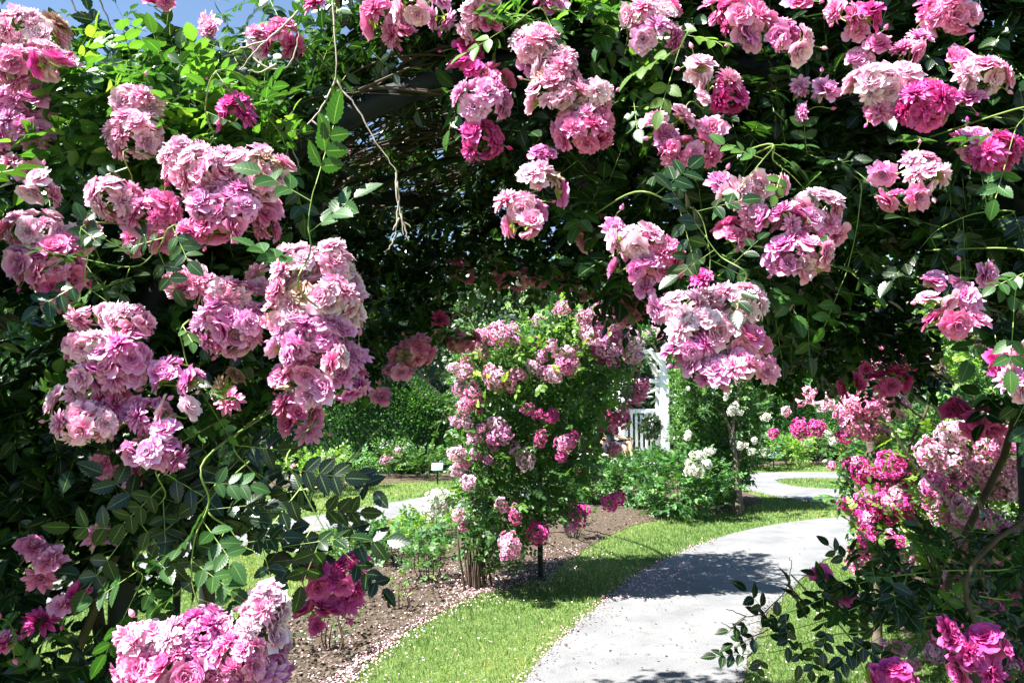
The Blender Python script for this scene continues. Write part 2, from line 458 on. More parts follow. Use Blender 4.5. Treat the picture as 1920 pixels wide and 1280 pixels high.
# ------------------------------------------------------------------ ground
PATH_MAIN = [(500, 1900), (790, 1500), (975, 1290), (1040, 1212), (1110, 1152), (1150, 1112), (1200, 1075), (1270, 1040), (1340, 1012), (1420, 990), (1500, 977), (1600, 968), (1760, 960), (2300, 955), (2300, 985), (1760, 1000), (1640, 1020), (1560, 1045), (1525, 1070), (1480, 1110), (1440, 1150), (1410, 1220), (1395, 1290), (1400, 1500), (1450, 1900)]
PATH_LEFT = [(-300, 1240), (0, 1130), (200, 1062), (450, 992), (640, 960), (810, 930), (1000, 905), (1080, 893), (1110, 872), (1160, 866), (1270, 866), (1280, 878), (1110, 912), (1020, 925), (810, 960), (700, 981), (470, 1022), (250, 1105), (0, 1212), (-300, 1350)]
PATH_FAR = [(1378, 893), (1430, 886), (1700, 885), (2200, 885), (2200, 897), (1700, 898), (1500, 897), (1455, 901), (1480, 910), (1540, 916), (1700, 919), (2200, 922), (2200, 956), (1700, 950), (1560, 943), (1480, 935), (1400, 917)]
BED = [(300, 1420), (560, 1330), (640, 1288), (700, 1232), (790, 1168), (900, 1112), (1010, 1087), (1080, 1042), (1140, 1006), (1200, 982), (1290, 970), (1370, 958), (1430, 938), (1380, 918), (1250, 900), (1110, 922), (1050, 945), (850, 990), (700, 1030), (600, 1085), (470, 1180), (300, 1300)]
BED_BACK = [(300, 935), (500, 918), (700, 907), (860, 900), (1000, 888), (1000, 855), (860, 850), (500, 850), (300, 850)]
BED_RIGHT = [(1590, 1110), (1640, 1150), (1700, 1195), (1800, 1262), (1900, 1340), (2500, 1500), (2500, 1040), (1900, 1030), (1650, 1050)]
BED_FAR = [(1400, 876), (1440, 874), (1560, 868), (2200, 868), (2200, 856), (1380, 852)]
def curve_poly(p): return smooth_path(np.array(p + [p[0]], float), 4)[:-1]
def sheet(name, poly, z, m, mound=0.0):
    q = curve_poly(poly); w = gnd(q[:, 0], q[:, 1], 0.0); w[:, 2] = z
    jit = R.normal(0, .012, w.shape); jit[:, 2] = 0; w = w + jit
    me = bpy.data.meshes.new(name); import bmesh
    bm = bmesh.new(); vs = [bm.verts.new(x) for x in w]; lo = [bm.verts.new((x[0], x[1], z - .05)) for x in w]
    f = bm.faces.new(vs)
    for i in range(len(vs)): bm.faces.new((vs[i], vs[(i + 1) % len(vs)], lo[(i + 1) % len(vs)], lo[i]))
    if f.normal.z < 0: pass
    bmesh.ops.triangulate(bm, faces=[f]); bmesh.ops.recalc_face_normals(bm, faces=bm.faces)
    bm.to_mesh(me); bm.free(); me.materials.append(m)
    o = bpy.data.objects.new(name, me); C.objects.link(o); tag(o, kind='structure'); return o

def ground_mats():
    m, nt, out = mat('lawn soil and turf')
    n1 = noise(nt, 9, 6); n2 = noise(nt, 0.8, 3)
    c = ramp(nt, n1, [(0.3, (0.05, 0.10, 0.022)), (0.55, (0.10, 0.16, 0.04)), (0.75, (0.20, 0.22, 0.08))])
    c = mixc(nt, mth(nt, 'MULTIPLY', n2, 0.5), c, (0.15, 0.21, 0.06))
    surf(nt, out, c, 0.9, 0, None, 0.2, noise(nt, 60, 3), 0.8, 0.03); M['lawn'] = m
    m, nt, out = mat('pale stone dust path')
    n1 = noise(nt, 2.2, 5); n2 = noise(nt, 90, 3, .7)
    c = ramp(nt, n1, [(0.3, (0.135, 0.135, 0.14)), (0.5, (0.175, 0.175, 0.175)), (0.7, (0.205, 0.20, 0.20))])
    c = mixc(nt, mth(nt, 'MULTIPLY', mth(nt, 'GREATER_THAN', n2, 0.57), 0.45), c, (0.09, 0.09, 0.09))
    n3 = noise(nt, 7, 8, .75)
    c = mixc(nt, mth(nt, 'MULTIPLY', mth(nt, 'GREATER_THAN', n3, 0.58), 0.45), c, (0.11, 0.105, 0.10))
    surf(nt, out, c, 0.92, 0, None, 0.15, n2, 0.5, 0.01); M['path'] = m
    m, nt, out = mat('brown mulch')
    n1 = noise(nt, 45, 6, .75); n2 = noise(nt, 3, 4)
    c = ramp(nt, n1, [(0.3, (0.035, 0.025, 0.017)), (0.5, (0.095, 0.070, 0.050)), (0.68, (0.18, 0.14, 0.105))])
    c = mixc(nt, mth(nt, 'MULTIPLY', n2, 0.35), c, (0.15, 0.115, 0.085))
    surf(nt, out, c, 0.95, 0, None, 0.1, n1, 1.0, 0.03); M['mulch'] = m
ground_mats()
g = G()
g.add([(-300, -60, 0), (300, -60, 0), (300, 500, 0), (-300, 500, 0)], [(0, 1, 2, 3)])
tag(g.build('ground', M['lawn']), kind='structure')
sheet('path', PATH_MAIN, .010, M['path']); sheet('path', PATH_LEFT, .012, M['path']); sheet('path', PATH_FAR, .010, M['path'])
for nm, pl in (('mulch_bed', BED), ('mulch_bed', BED_BACK), ('mulch_bed', BED_RIGHT), ('mulch_bed', BED_FAR)):
    sheet(nm, pl, .006, M['mulch'])

def in_any(px, py, ls):
    r = np.zeros(px.shape, bool)
    for p in ls: r |= inpoly(px, py, curve_poly(p))
    return r
HARD = [PATH_MAIN, PATH_LEFT, PATH_FAR]; BEDS = [BED, BED_BACK, BED_RIGHT, BED_FAR]
# turf: blades wherever the lawn shows
g = G()
for (y0, y1, n, hgt, wd) in ((3.2, 6, 120000, .035, .0035), (6, 10, 110000, .04, .006), (10, 17, 90000, .045, .010), (17, 32, 60000, .05, .02)):
    u = R.uniform(0, 1, n); Y = y0 + (y1 - y0) * u; X = R.uniform(-.75, .75, n) * Y
    P = np.stack([X, Y, np.zeros(n)], 1); px, py = proj(P)
    px = px + R.normal(0, 3, n); py = py + R.normal(0, 1.2, n)
    k = ~in_any(px, py, HARD + BEDS); P = P[k]; m = k.sum()
    if y0 > 3.2: pass
    D = nz(A(0, 0, 1) + rnd(m, .42)); D[:, 2] = np.abs(D[:, 2])
    T = (np.array([(-.5, 0, 0), (.5, 0, 0), (.35, .6, 0.06), (-.35, .6, 0.06), (0, 1, .2)]), np.array([(0, 1, 2, 3), (3, 2, 4, 4)]), np.array([(1, 0), (1, 0), (1, .6), (1, .6), (1, 1)]))
    side = nz(np.cross(D, rnd(m))); up = np.cross(side, D); H = hgt * R.uniform(.5, 1.3, m)
    W = wd * R.uniform(.6, 1.4, m)
    tv = T[0]; v = P[:, None] + (tv[None, :, 0:1] * W[:, None, None]) * side[:, None] + (tv[None, :, 1:2] * H[:, None, None]) * D[:, None] + tv[None, :, 2:3] * H[:, None, None] * up[:, None]
    tint = np.clip(.35 + .28 * np.sin(P[:, 0] * 2.1 + 1.3 * np.sin(P[:, 1] * 1.7)) + R.normal(0, .25, m), 0, .98)
    c = np.empty((m, 5, 3)); c[:, :, 0] = tint[:, None]; c[:, :, 1:] = T[2][None]
    off = (np.arange(m) * 5)[:, None, None]
    g.add(v, (np.array([(0, 1, 2, 3)])[None] + off).reshape(-1, 4), c)
    b = g.n - m * 5
    g.q.append((np.array([(3, 2, 4)])[None] + off).reshape(-1, 3) + b); g.qm.append(np.zeros(m))
tag(g.build('grass', M['grass']), 'short sunlit lawn grass beside the paths', 'grass', kind='stuff')

# bark chips and fallen petals
def flakes(name, P, size, m, label, cat, flat=.25, up=.006):
    g = G(); n = len(P); P = P.copy(); P[:, 2] += up
    Nn = nz(A(0, 0, 1) + rnd(n, flat)); D = nz(np.cross(Nn, rnd(n)))
    expand(g, (np.array([(-.35, 0, 0), (.35, 0, .05), (.45, .6, .1), (0, 1, .18), (-.45, .6, .1)]), np.array([(0, 1, 2, 3, 4)]), np.full((5, 2), .5)), P, D, Nn, size * R.uniform(.5, 1.3, n), R.uniform(0, 1, n))
    return tag(g.build(name, m, smooth=False), label, cat, kind='stuff')
q = samp(BED, 11000); q2 = samp(BED_RIGHT, 4000); q = np.concatenate([q, q2])
P = gnd(q[:, 0], q[:, 1]); P = P[P[:, 1] < 12]
flakes('bark_chips', P, .022, M['chip'], 'brown bark chips strewn over the flower beds', 'bark chips', .5, .008)
def along(line, n, sd):
    l = smooth_path(np.array(line, float), 6); i = R.uniform(0, len(l) - 1.001, n); a = l[i.astype(int)]; b = l[i.astype(int) + 1]
    p = a + (b - a) * (i % 1)[:, None]; w = gnd(p[:, 0], p[:, 1]); w[:, :2] += R.normal(0, sd, (n, 2)); return w
edge1 = [(560, 1330), (640, 1288), (700, 1232), (790, 1168), (900, 1112), (940, 1100)]
edge2 = [(930, 1330), (975, 1290), (1040, 1212), (1110, 1152), (1150, 1112), (1200, 1075), (1270, 1040), (1340, 1012)]
P = np.concatenate([along(edge1, 1500, .06), along(edge1, 150, .25), along([(840, 1060), (880, 1100), (960, 1100), (1040, 1070), (1090, 1030)], 1900, .22), along(edge2, 800, .04), along(edge2, 80, .16), along([(1180, 1115), (1230, 1085), (1290, 1055)], 700, .15),
                    gnd(*samp([(640, 1290), (980, 1290), (1180, 1080), (940, 1095)], 130).T), gnd(*samp([(1400, 1290), (1420, 1180), (1600, 1120), (1760, 1290)], 150).T), gnd(*samp(BED, 1200).T)])
dl = np.concatenate([along(edge2, 500, .05), along([(1395, 1330), (1410, 1220), (1440, 1150), (1525, 1070)], 500, .05), gnd(*samp([(1000, 1285), (1390, 1285), (1440, 1140), (1560, 1010), (1330, 1030), (1120, 1150)], 160).T)])
flakes('leaf_litter', dl, .014, M['chip'], 'small brown leaf litter along the edges of the main path', 'leaf litter', .4, .018)
flakes('fallen_petals', P, .012, M['petalfall'], 'pale pink fallen petals along the lawn and path edges', 'petals', .35, .018)
print('ground done')

# ------------------------------------------------------------------ front arch
YN, YF = 2.16, 3.6
def cxv(y): return 0.30 + (y - YN) * 0.12
def vault(u, y, r=0.0, a=1.33, b=0.98, zs=1.56):
    a = a + (np.asarray(y, float) - 2.16) * .34
    u = np.asarray(u, float); y = np.asarray(y, float)
    return np.stack(np.broadcast_arrays(cxv(y) - (a + r) * np.cos(u), y, zs + (b + r) * np.sin(u)), -1)
arch = thing('rose_arch', 'dark blue iron hoop arch overhead carrying the nearest climbing roses', 'arch', (cxv(2.9), 2.9, 0))
def hoop_pts(y, n=28):
    c = vault(np.linspace(0, PI, n), np.full(n, y)); l, r = c[0].copy(), c[-1].copy(); l[2] = r[2] = -.05
    return np.concatenate([[l], c, [r]])
for y, rr in ((YN, .036), (YF, .034)):
    g = G(); tube(g, hoop_pts(y), rr, 10); g.build('hoop', M['iron'], arch)
for y, rr in ((2.24, .012), (3.66, .018), (2.9, .014)):
    g = G(); tube(g, hoop_pts(y), rr, 6); g.build('thin_hoop', M['iron'], arch)
g = G(); tube(g, [vault(.62 + .55 * t, YN + (YF - YN) * t, .0) for t in np.linspace(0, 1, 12)], .03, 8); g.build('brace', M['iron'], arch)
for u in np.linspace(.25, PI - .25, 9):
    g = G(); tube(g, [vault(u, y, .03) for y in np.linspace(YN - .05, YF + .1, 4)], .006, 5); g.build('rail', M['iron'], arch)
g = G()
for k in range(26):
    u0 = R.uniform(.1, PI - .1); s = R.choice([-1, 1]) * R.uniform(.4, 1.1)
    tube(g, [vault(np.clip(u0 + s * t, 0, PI), YN + (YF - YN) * t, .035) for t in np.linspace(0, 1, 8)], .0035, 4)
g.build('wire_lattice', M['iron'], arch)

rose_l = thing('climbing_rose', 'pink climbing rose lit by sun, covering the left side of the nearest arch', 'climbing rose', (-1.0, 2.2, 0), 'climbing roses on the nearest arch')
rose_r = thing('climbing_rose', 'pink climbing rose trailing from the top and right side of the nearest arch', 'climbing rose', (1.45, 2.3, 0), 'climbing roses on the nearest arch')

LEFT = [(-900, -120), (-100, 20), (60, 90), (170, 115), (260, 105), (330, 115), (390, 135), (440, 145), (500, 190), (560, 260), (600, 320), (620, 420), (560, 560), (500, 700), (430, 800), (380, 860), (420, 960), (300, 1100), (250, 1290), (0, 1400), (-900, 1400)]  # extended left past the view, unseen growth to shade the low leaves
def front_leaves(parent, poly, n, d0, d1, L=.105, tpl=HI, name='foliage', bias=(0, -.45, .9), m='leaf', depthf=None, reject=None, tint=None):
    q = samp(poly, n); d = R.uniform(d0, d1, n) if depthf is None else depthf(q[:, 0], q[:, 1], R.uniform(0, 1, n))
    P = at(q[:, 0], q[:, 1], d)
    if reject is not None:
        k = ~reject(P, *proj(P)); P = P[k]; n = len(P)
    D = nz(A(0, -.55, -.15) + rnd(n, .62)); Nn = nz(A(*bias) + rnd(n, .42))
    g = G(); compound(g, P, D, Nn, L * R.uniform(.7, 1.2, n), tpl, R.choice([2, 2, 3], n), tint=(np.clip(R.beta(1.6, 2.2, n), 0, 1) if tint is None else tint(n)))
    return g.build(name, [M[m], M['stem']], parent)
def left_depth(px, py, r):
    base = 2.06 - .16 * np.clip((py) / 900, 0, 1.2) + .25 * np.clip((px - 480) / 200, 0, 1)
    return base + r * .42
def hole_left(P, px, py):   # sparse low wall: see the lawn through it
    k = (py > 820) & (px > -50) & (R.uniform(0, 1, len(px)) < .62)
    k |= (px < 110) & (px > -60) & (py > 520) & (py < 740) & (R.uniform(0, 1, len(px)) < .9)
    k |= ((px - 90) / 90) ** 2 + ((py - 1130) / 60) ** 2 < 1
    k |= (px > 90) & (px < 430) & (py < 62)
    return k
front_leaves(rose_l, LEFT, 3500, 0, 0, L=.115, depthf=left_depth, reject=hole_left, tint=lambda n: R.beta(2.0, 1.7, n))
front_leaves(rose_l, [(-500, 60), (60, 70), (180, 100), (300, 110), (420, 150), (520, 260), (600, 420), (640, 560), (600, 700), (420, 800), (-500, 800)], 1500, 2.4, 2.75, .13, MID, 'inner_foliage', reject=hole_left)
n = 900; P = np.stack([R.uniform(-2.3, -1.05, n), R.uniform(1.35, 2.0, n), R.uniform(1.45, 2.15, n)], 1)  # unseen leaf mass left of the view, added to shade the lower left
px, py = proj(P); P = P[px < -75]; n = len(P)
g = G(); compound(g, P, rnd(n) + A(0, -.3, 0), nz(A(0, -.3, 1) + rnd(n, .4)), .12 * R.uniform(.7, 1.2, n), MID, R.choice([2, 3], n)); g.build('added_shade_foliage', [M['leaf'], M['stem']], rose_l)
front_leaves(rose_l, [(110, 130), (260, 110), (400, 145), (490, 190), (540, 280), (520, 330), (420, 290), (300, 300), (200, 320), (60, 330)], 330, 1.86, 1.98, .095, HI, 'bright_foliage', (-.35, -.35, .85), 'leaf_mid', tint=lambda n: R.uniform(.3, 1, n))  # brighter leaf colour stands in for sun on the upper left
front_leaves(rose_r, [(900, 10), (1200, 0), (1250, 120), (1180, 200), (1150, 60), (960, 60)], 45, 1.9, 2.02, .095, HI, 'bright_foliage', (-.35, -.35, .85), 'leaf_mid', tint=lambda n: R.uniform(.3, 1, n))  # brighter leaf colour in place of sun on the top leaves
# inner wall and shade-giving growth above and beside the frame
def vault_leaves(parent, n, u0, u1, y0, y1, r0, r1, rej=None, L=.12, tpl=MID, m='leaf', name='foliage'):
    u = R.uniform(u0, u1, n); y = R.uniform(y0, y1, n); P = vault(u, y, R.uniform(r0, r1, n))
    if rej is not None:
        k = ~rej(P, *proj(P)); P, u = P[k], u[k]
    n = len(P); out = np.stack([-np.cos(u), np.zeros(n), np.sin(u)], 1)
    g = G(); compound(g, P, nz(rnd(n) + A(0, 0, -.3)), nz(out + A(0, 0, .5) + rnd(n, .5)), L * R.uniform(.7, 1.2, n), tpl, R.choice([2, 3], n), tint=R.uniform(0, .8, n))
    return g.build(name, [M[m], M['stem']], parent)
def roof_holes(P, px, py):
    k = ((px - 655) / 85) ** 2 + ((py - 215) / 60) ** 2 < 1
    a = (px > 440) & (px < 900) & (py > 40) & (py < 450)
    k |= a & (R.uniform(0, 1, len(px)) < .55)
    k |= (px < 620) & (py > -300) & (py < 80) & (px > 60)
    return k
vault_leaves(rose_r, 10000, .75, PI + .05, 2.1, 3.75, .03, .5, roof_holes, name='roof_foliage')
vault_leaves(rose_r, 420, .5, 2.0, 2.1, 2.35, .05, .22, lambda P, px, py: (py < 45) & (px < 440), L=.10, name='hoop_foliage')
vault_leaves(rose_l, 1200, -.1, .9, 2.3, 3.7, .0, .3, lambda P, px, py: roof_holes(P, px, py) | ((px > 440) & (py > 500)), name='wall_foliage')
LIP = [(640, 400), (760, 420), (900, 350), (1500, 330), (1700, 560), (1760, 700), (1660, 735), (1560, 700), (1440, 700), (1300, 640), (1150, 565), (1040, 535), (940, 520), (850, 525), (830, 560), (815, 640), (760, 660), (700, 730), (610, 720), (560, 600), (600, 420)]
front_leaves(rose_r, LIP, 3200, 3.25, 3.95, .12, MID, 'hanging_foliage', (0, -.3, .9))
RIGHT = [(880, -250), (1400, -300), (2300, -350), (2400, 820), (2000, 900), (1900, 800), (1840, 650), (1740, 520), (1600, 530), (1560, 600), (1480, 600), (1400, 600), (1230, 560), (1130, 500), (1060, 420), (950, 330), (870, 200), (850, 60)]
def rd(px, py, r): return 2.02 + .5 * r - .05 * np.clip(py / 600, 0, 1)
front_leaves(rose_r, RIGHT, 3000, 0, 0, .12, HI, depthf=rd)
# unseen overhanging growth above the view, placed to shade the leaves below
def topg(P, px, py): return (py > -25) | ((px > 100) & (px < 620))
u = 2600
P = np.stack([R.uniform(-.4, 2.6, u), R.uniform(2.02, 2.7, u), R.uniform(2.66, 3.0, u)], 1)
k = ~topg(P, *proj(P)); P = P[k]; n = len(P)
g = G(); compound(g, P, rnd(n) + A(0, -.3, 0), nz(A(0, -.3, 1) + rnd(n, .4)), .12 * R.uniform(.7, 1.2, n), MID, R.choice([2, 3], n)); g.build('unseen_top_foliage', [M['leaf'], M['stem']], rose_r)

# few loose leaves against the sky, middle top
for poly, n, d in (([(395, 0), (600, -40), (860, -40), (850, 60), (700, 30), (560, 120), (440, 100)], 60, (2.25, 2.6)), ([(130, 20), (290, 30), (300, 75), (150, 80)], 10, (2.1, 2.2)),
                   ([(600, 260), (860, 300), (900, 440), (620, 420)], 60, (3.7, 4.1))):
    front_leaves(rose_l, poly, n, *d, m='leaf_mid' if d[0] < 3 else 'leaf_yel', name='loose_foliage', L=.10)

# canes weaving over the vault
def cane_net(parent, n, u0, u1, rad, name, m, r=(.02, .12), y0=2.1, y1=3.75, one=True):
    gg = G()
    for k in range(n):
        g = gg if one else G()
        ua, ub = R.uniform(u0, u1, 2); ya, yb = R.uniform(y0, y1, 2); rr = R.uniform(*r)
        pts = [vault(ua + (ub - ua) * t + .06 * math.sin(7 * t + k), ya + (yb - ya) * t + .05 * math.sin(5 * t + k * 2), rr + .03 * math.sin(9 * t)) for t in np.linspace(0, 1, 12)]
        tube(g, pts, np.linspace(rad, rad * .4, 12) * R.uniform(.6, 1.3), 5)
        if not one: g.build(name, m, parent)
    if one: tag(gg.build(name, m, parent), kind='stuff')
cane_net(rose_l, 9, .1, 1.6, .011, 'cane', M['cane'], one=False)
cane_net(rose_r, 12, 1.2, PI - .1, .012, 'cane', M['cane'], one=False)
cane_net(rose_r, 150, .4, 2.6, .0035, 'cane_tangle', M['cane'], (-.02, .2))
cane_net(rose_l, 90, .35, 1.35, .004, 'cane_tangle', M['cane'], (-.02, .15), 2.3, 3.9)
for pts, rad in (([(-1.15, 2.3, 0), (-1.1, 2.25, .7), (-1.2, 2.3, 1.4), (-.9, 2.3, 2.1)], .018), ([(-.95, 2.5, 0), (-.9, 2.5, .8), (-1.0, 2.45, 1.5), (-.7, 2.5, 2.2)], .014), ([(-1.05, 2.1, 0), (-1.2, 2.1, .6), (-1.0, 2.05, 1.2)], .012)):
    g = G(); tube(g, smooth_path(pts), rad, 7); g.build('cane', M['cane'], rose_l)
for pts, rad in (([(1.5, 2.3, 0), (1.3, 2.3, .5), (1.27, 2.2, .9), (1.25, 2.2, 1.15), (1.75, 2.3, 1.5), (1.7, 2.35, 2.1)], .007),):
    g = G(); tube(g, smooth_path(pts), rad, 7); g.build('cane', M['cane'], rose_r)

# canes wound round the near hoop
for k in range(7):
    g = G(); a0, a1 = R.uniform(.3, .9), R.uniform(1.3, 2.2); fq = R.uniform(5, 14); t = np.linspace(0, 1, 34); u = a0 + (a1 - a0) * t
    p = vault(u, np.full(34, YN) + .05 * np.cos(u * fq + k), .02 + .055 * np.sin(u * fq + k) + .03 * np.sin(u * 3 + k)); tube(g, p, np.linspace(.0055, .002, 34) * R.uniform(.5, 1.1), 5); g.build('cane', M['cane'], rose_r)
# dead bleached twigs hanging in the opening
def twigs(parent, lines, d, rad, m='twig', name='dead_twig'):
    g = G()
    for l in lines:
        p = np.array([(*q[:2], (q[2] if len(q) > 2 else 0)) for q in l], float)
        w = smooth_path(at(p[:, 0], p[:, 1], d + p[:, 2]), 4); w += R.normal(0, .0012, w.shape)
        tube(g, w, np.linspace(rad, rad * .45, len(w)), 5)
    return g.build(name, M[m], parent)
twigs(rose_r, [[(622, -30), (627, 60), (631, 110), (629, 148)], [(629, 148), (610, 190), (585, 225), (560, 250), (540, 275), (537, 300)], [(585, 228), (600, 240), (604, 258)], [(562, 236), (545, 235), (535, 244)],
               [(545, 270), (556, 300), (565, 318)], [(629, 148), (645, 175), (665, 195), (690, 240), (705, 268), (722, 290), (744, 322)], [(744, 322), (743, 360), (752, 400), (757, 440)], [(744, 340), (748, 380), (744, 420), (735, 455), (722, 476)], [(752, 400), (760, 430), (766, 452)], [(748, 410), (738, 430)], [(755, 415), (770, 425)]], 2.05, .003)
twigs(rose_l, [[(560, 20), (520, 60), (480, 95), (450, 130)], [(500, 78), (460, 88), (430, 100)], [(470, 105), (500, 128), (540, 125), (555, 90), (560, 60)], [(520, 120), (490, 135), (465, 132)]], 1.9, .003)
twigs(rose_l, [[(170, -40), (195, 20), (212, 60), (218, 95)], [(125, -30), (140, 15), (160, 30)]], 1.9, .0025, 'cane')
twigs(rose_r, [[(1180, 85), (1200, 105), (1215, 130), (1235, 137)], [(1150, 95), (1190, 115), (1230, 125)]], 2.05, .002)
# a curled dry leaf bundle caught under the hoop
g = G(); P = at(R.uniform(750, 830, 16), R.uniform(95, 130, 16), 2.3); expand(g, MID, P, A(.3, -.1, -.3) + rnd(16, .4), A(0, -.6, -.8) + rnd(16, .3), .09, R.uniform(0, 1, 16)); g.build('dry_leaves', M['tan'], rose_r)

# ---- flower clusters of the two front roses: px, py, w, h, colour, distance
FL = [(55, 60, 130, 90, 'p', 1.78), (65, 115, 130, 60, 'p', 1.74), (95, 118, 60, 50, 'd', 1.7), (25, 130, 70, 60, 'm', 1.74), (50, 190, 120, 80, 'v', 1.85), (40, 250, 110, 90, 'v', 1.85), (30, 320, 80, 50, 'p', 1.8), (75, 352, 68, 60, 'p', 1.72),
      (310, 8, 75, 45, 'm', 2.0), (392, 55, 50, 50, 'p', 2.1), (475, 85, 50, 60, 'p', 2.1), (520, 72, 75, 70, 'm', 2.1), (255, 190, 90, 70, 'p', 1.8), (258, 250, 95, 85, 'p', 1.76), (440, 210, 70, 65, 'd', 1.75), (405, 150, 60, 35, 'm', 1.95),
      (345, 300, 90, 80, 'p', 1.68), (395, 330, 120, 100, 'p', 1.62), (480, 320, 120, 100, 'p', 1.62), (420, 385, 130, 90, 'v', 1.6), (400, 425, 110, 60, 'm', 1.6), (500, 400, 60, 110, 'm', 1.68), (215, 370, 90, 80, 'p', 1.7), (285, 395, 110, 70, 'm', 1.7), (335, 385, 60, 60, 'm', 1.72),
      (65, 435, 110, 80, 'p', 1.7), (60, 495, 90, 70, 'v', 1.68), (110, 500, 100, 120, 'm', 1.7), (110, 560, 60, 60, 'v', 1.75), (150, 440, 60, 60, 'p', 1.75), (270, 450, 90, 50, 'm', 1.8),
      (355, 528, 85, 65, 'p', 1.66), (395, 548, 50, 60, 'p', 1.66), (430, 555, 90, 70, 'p', 1.62), (430, 605, 120, 100, 'v', 1.62), (440, 640, 80, 50, 'm', 1.62), (490, 525, 50, 60, 'p', 1.7),
      (560, 495, 90, 80, 'p', 1.6), (620, 500, 80, 90, 'p', 1.62), (590, 555, 150, 80, 'p', 1.58), (645, 560, 80, 110, 'p', 1.64), (540, 590, 90, 60, 'p', 1.58), (590, 625, 140, 80, 'v', 1.58), (560, 660, 90, 60, 'v', 1.58), (625, 670, 55, 55, 'p', 1.54), (525, 700, 50, 50, 'm', 1.6), (560, 700, 80, 50, 'm', 1.58), (665, 665, 50, 50, 'v', 1.6), (610, 730, 110, 50, 'v', 1.58), (655, 710, 60, 60, 'v', 1.6),
      (170, 590, 80, 50, 'p', 1.6), (240, 600, 90, 70, 'p', 1.58), (175, 650, 110, 70, 'p', 1.56), (230, 665, 110, 80, 'v', 1.56), (205, 705, 120, 55, 'v', 1.56), (125, 740, 55, 60, 'p', 1.58), (165, 790, 110, 72, 'p', 1.54), (205, 765, 60, 90, 'm', 1.6),
      (320, 705, 90, 60, 'v', 1.58), (365, 720, 50, 60, 'v', 1.58), (280, 770, 70, 50, 'v', 1.56), (335, 765, 70, 50, 'p', 1.56), (245, 770, 50, 50, 'v', 1.58), (305, 805, 80, 50, 'v', 1.56), (285, 845, 115, 60, 'v', 1.54),
      (432, 705, 42, 75, 't', 1.7), (435, 752, 50, 30, 'm', 1.75), (560, 770, 80, 70, 'm', 1.9), (580, 805, 50, 40, 'm', 1.9),
      (275, 1200, 100, 70, 'p', 1.5), (290, 1250, 130, 80, 'm', 1.48), (390, 1180, 90, 80, 'v', 1.5), (400, 1240, 110, 90, 'v', 1.48), (500, 1140, 80, 80, 'p', 1.5), (480, 1190, 90, 70, 'p', 1.48), (490, 1240, 100, 80, 'v', 1.5),
      (240, 1190, 60, 50, 'p', 1.5), (330, 1190, 70, 60, 'p', 1.48), (250, 1240, 70, 60, 'm', 1.5), (345, 1250, 90, 70, 'm', 1.46), (440, 1170, 80, 60, 'p', 1.5), (520, 1130, 50, 50, 'p', 1.52), (450, 1230, 100, 80, 'm', 1.46), (530, 1200, 40, 80, 'v', 1.52), (420, 1275, 160, 40, 'm', 1.45),
      (600, 1080, 80, 60, 'd', 1.7), (650, 1080, 75, 85, 'd', 1.72), (600, 1155, 75, 55, 'd', 1.7), (650, 1125, 70, 40, 'd', 1.72), (70, 1030, 60, 45, 'm', 1.88), (100, 1055, 60, 40, 'm', 1.86), (190, 1000, 60, 45, 'm', 1.86), (75, 1085, 40, 30, 'm', 1.88), (150, 1112, 38, 28, 'd', 1.88), (75, 1168, 38, 22, 'd', 1.88), (120, 1140, 36, 22, 'm', 1.88),
      (8, 1200, 40, 60, 'm', 1.8), (200, 855, 40, 25, 'm', 1.9), (255, 890, 60, 45, 'm', 1.9), (195, 885, 30, 20, 'm', 1.9), (265, 925, 25, 35, 'm', 2.2)]
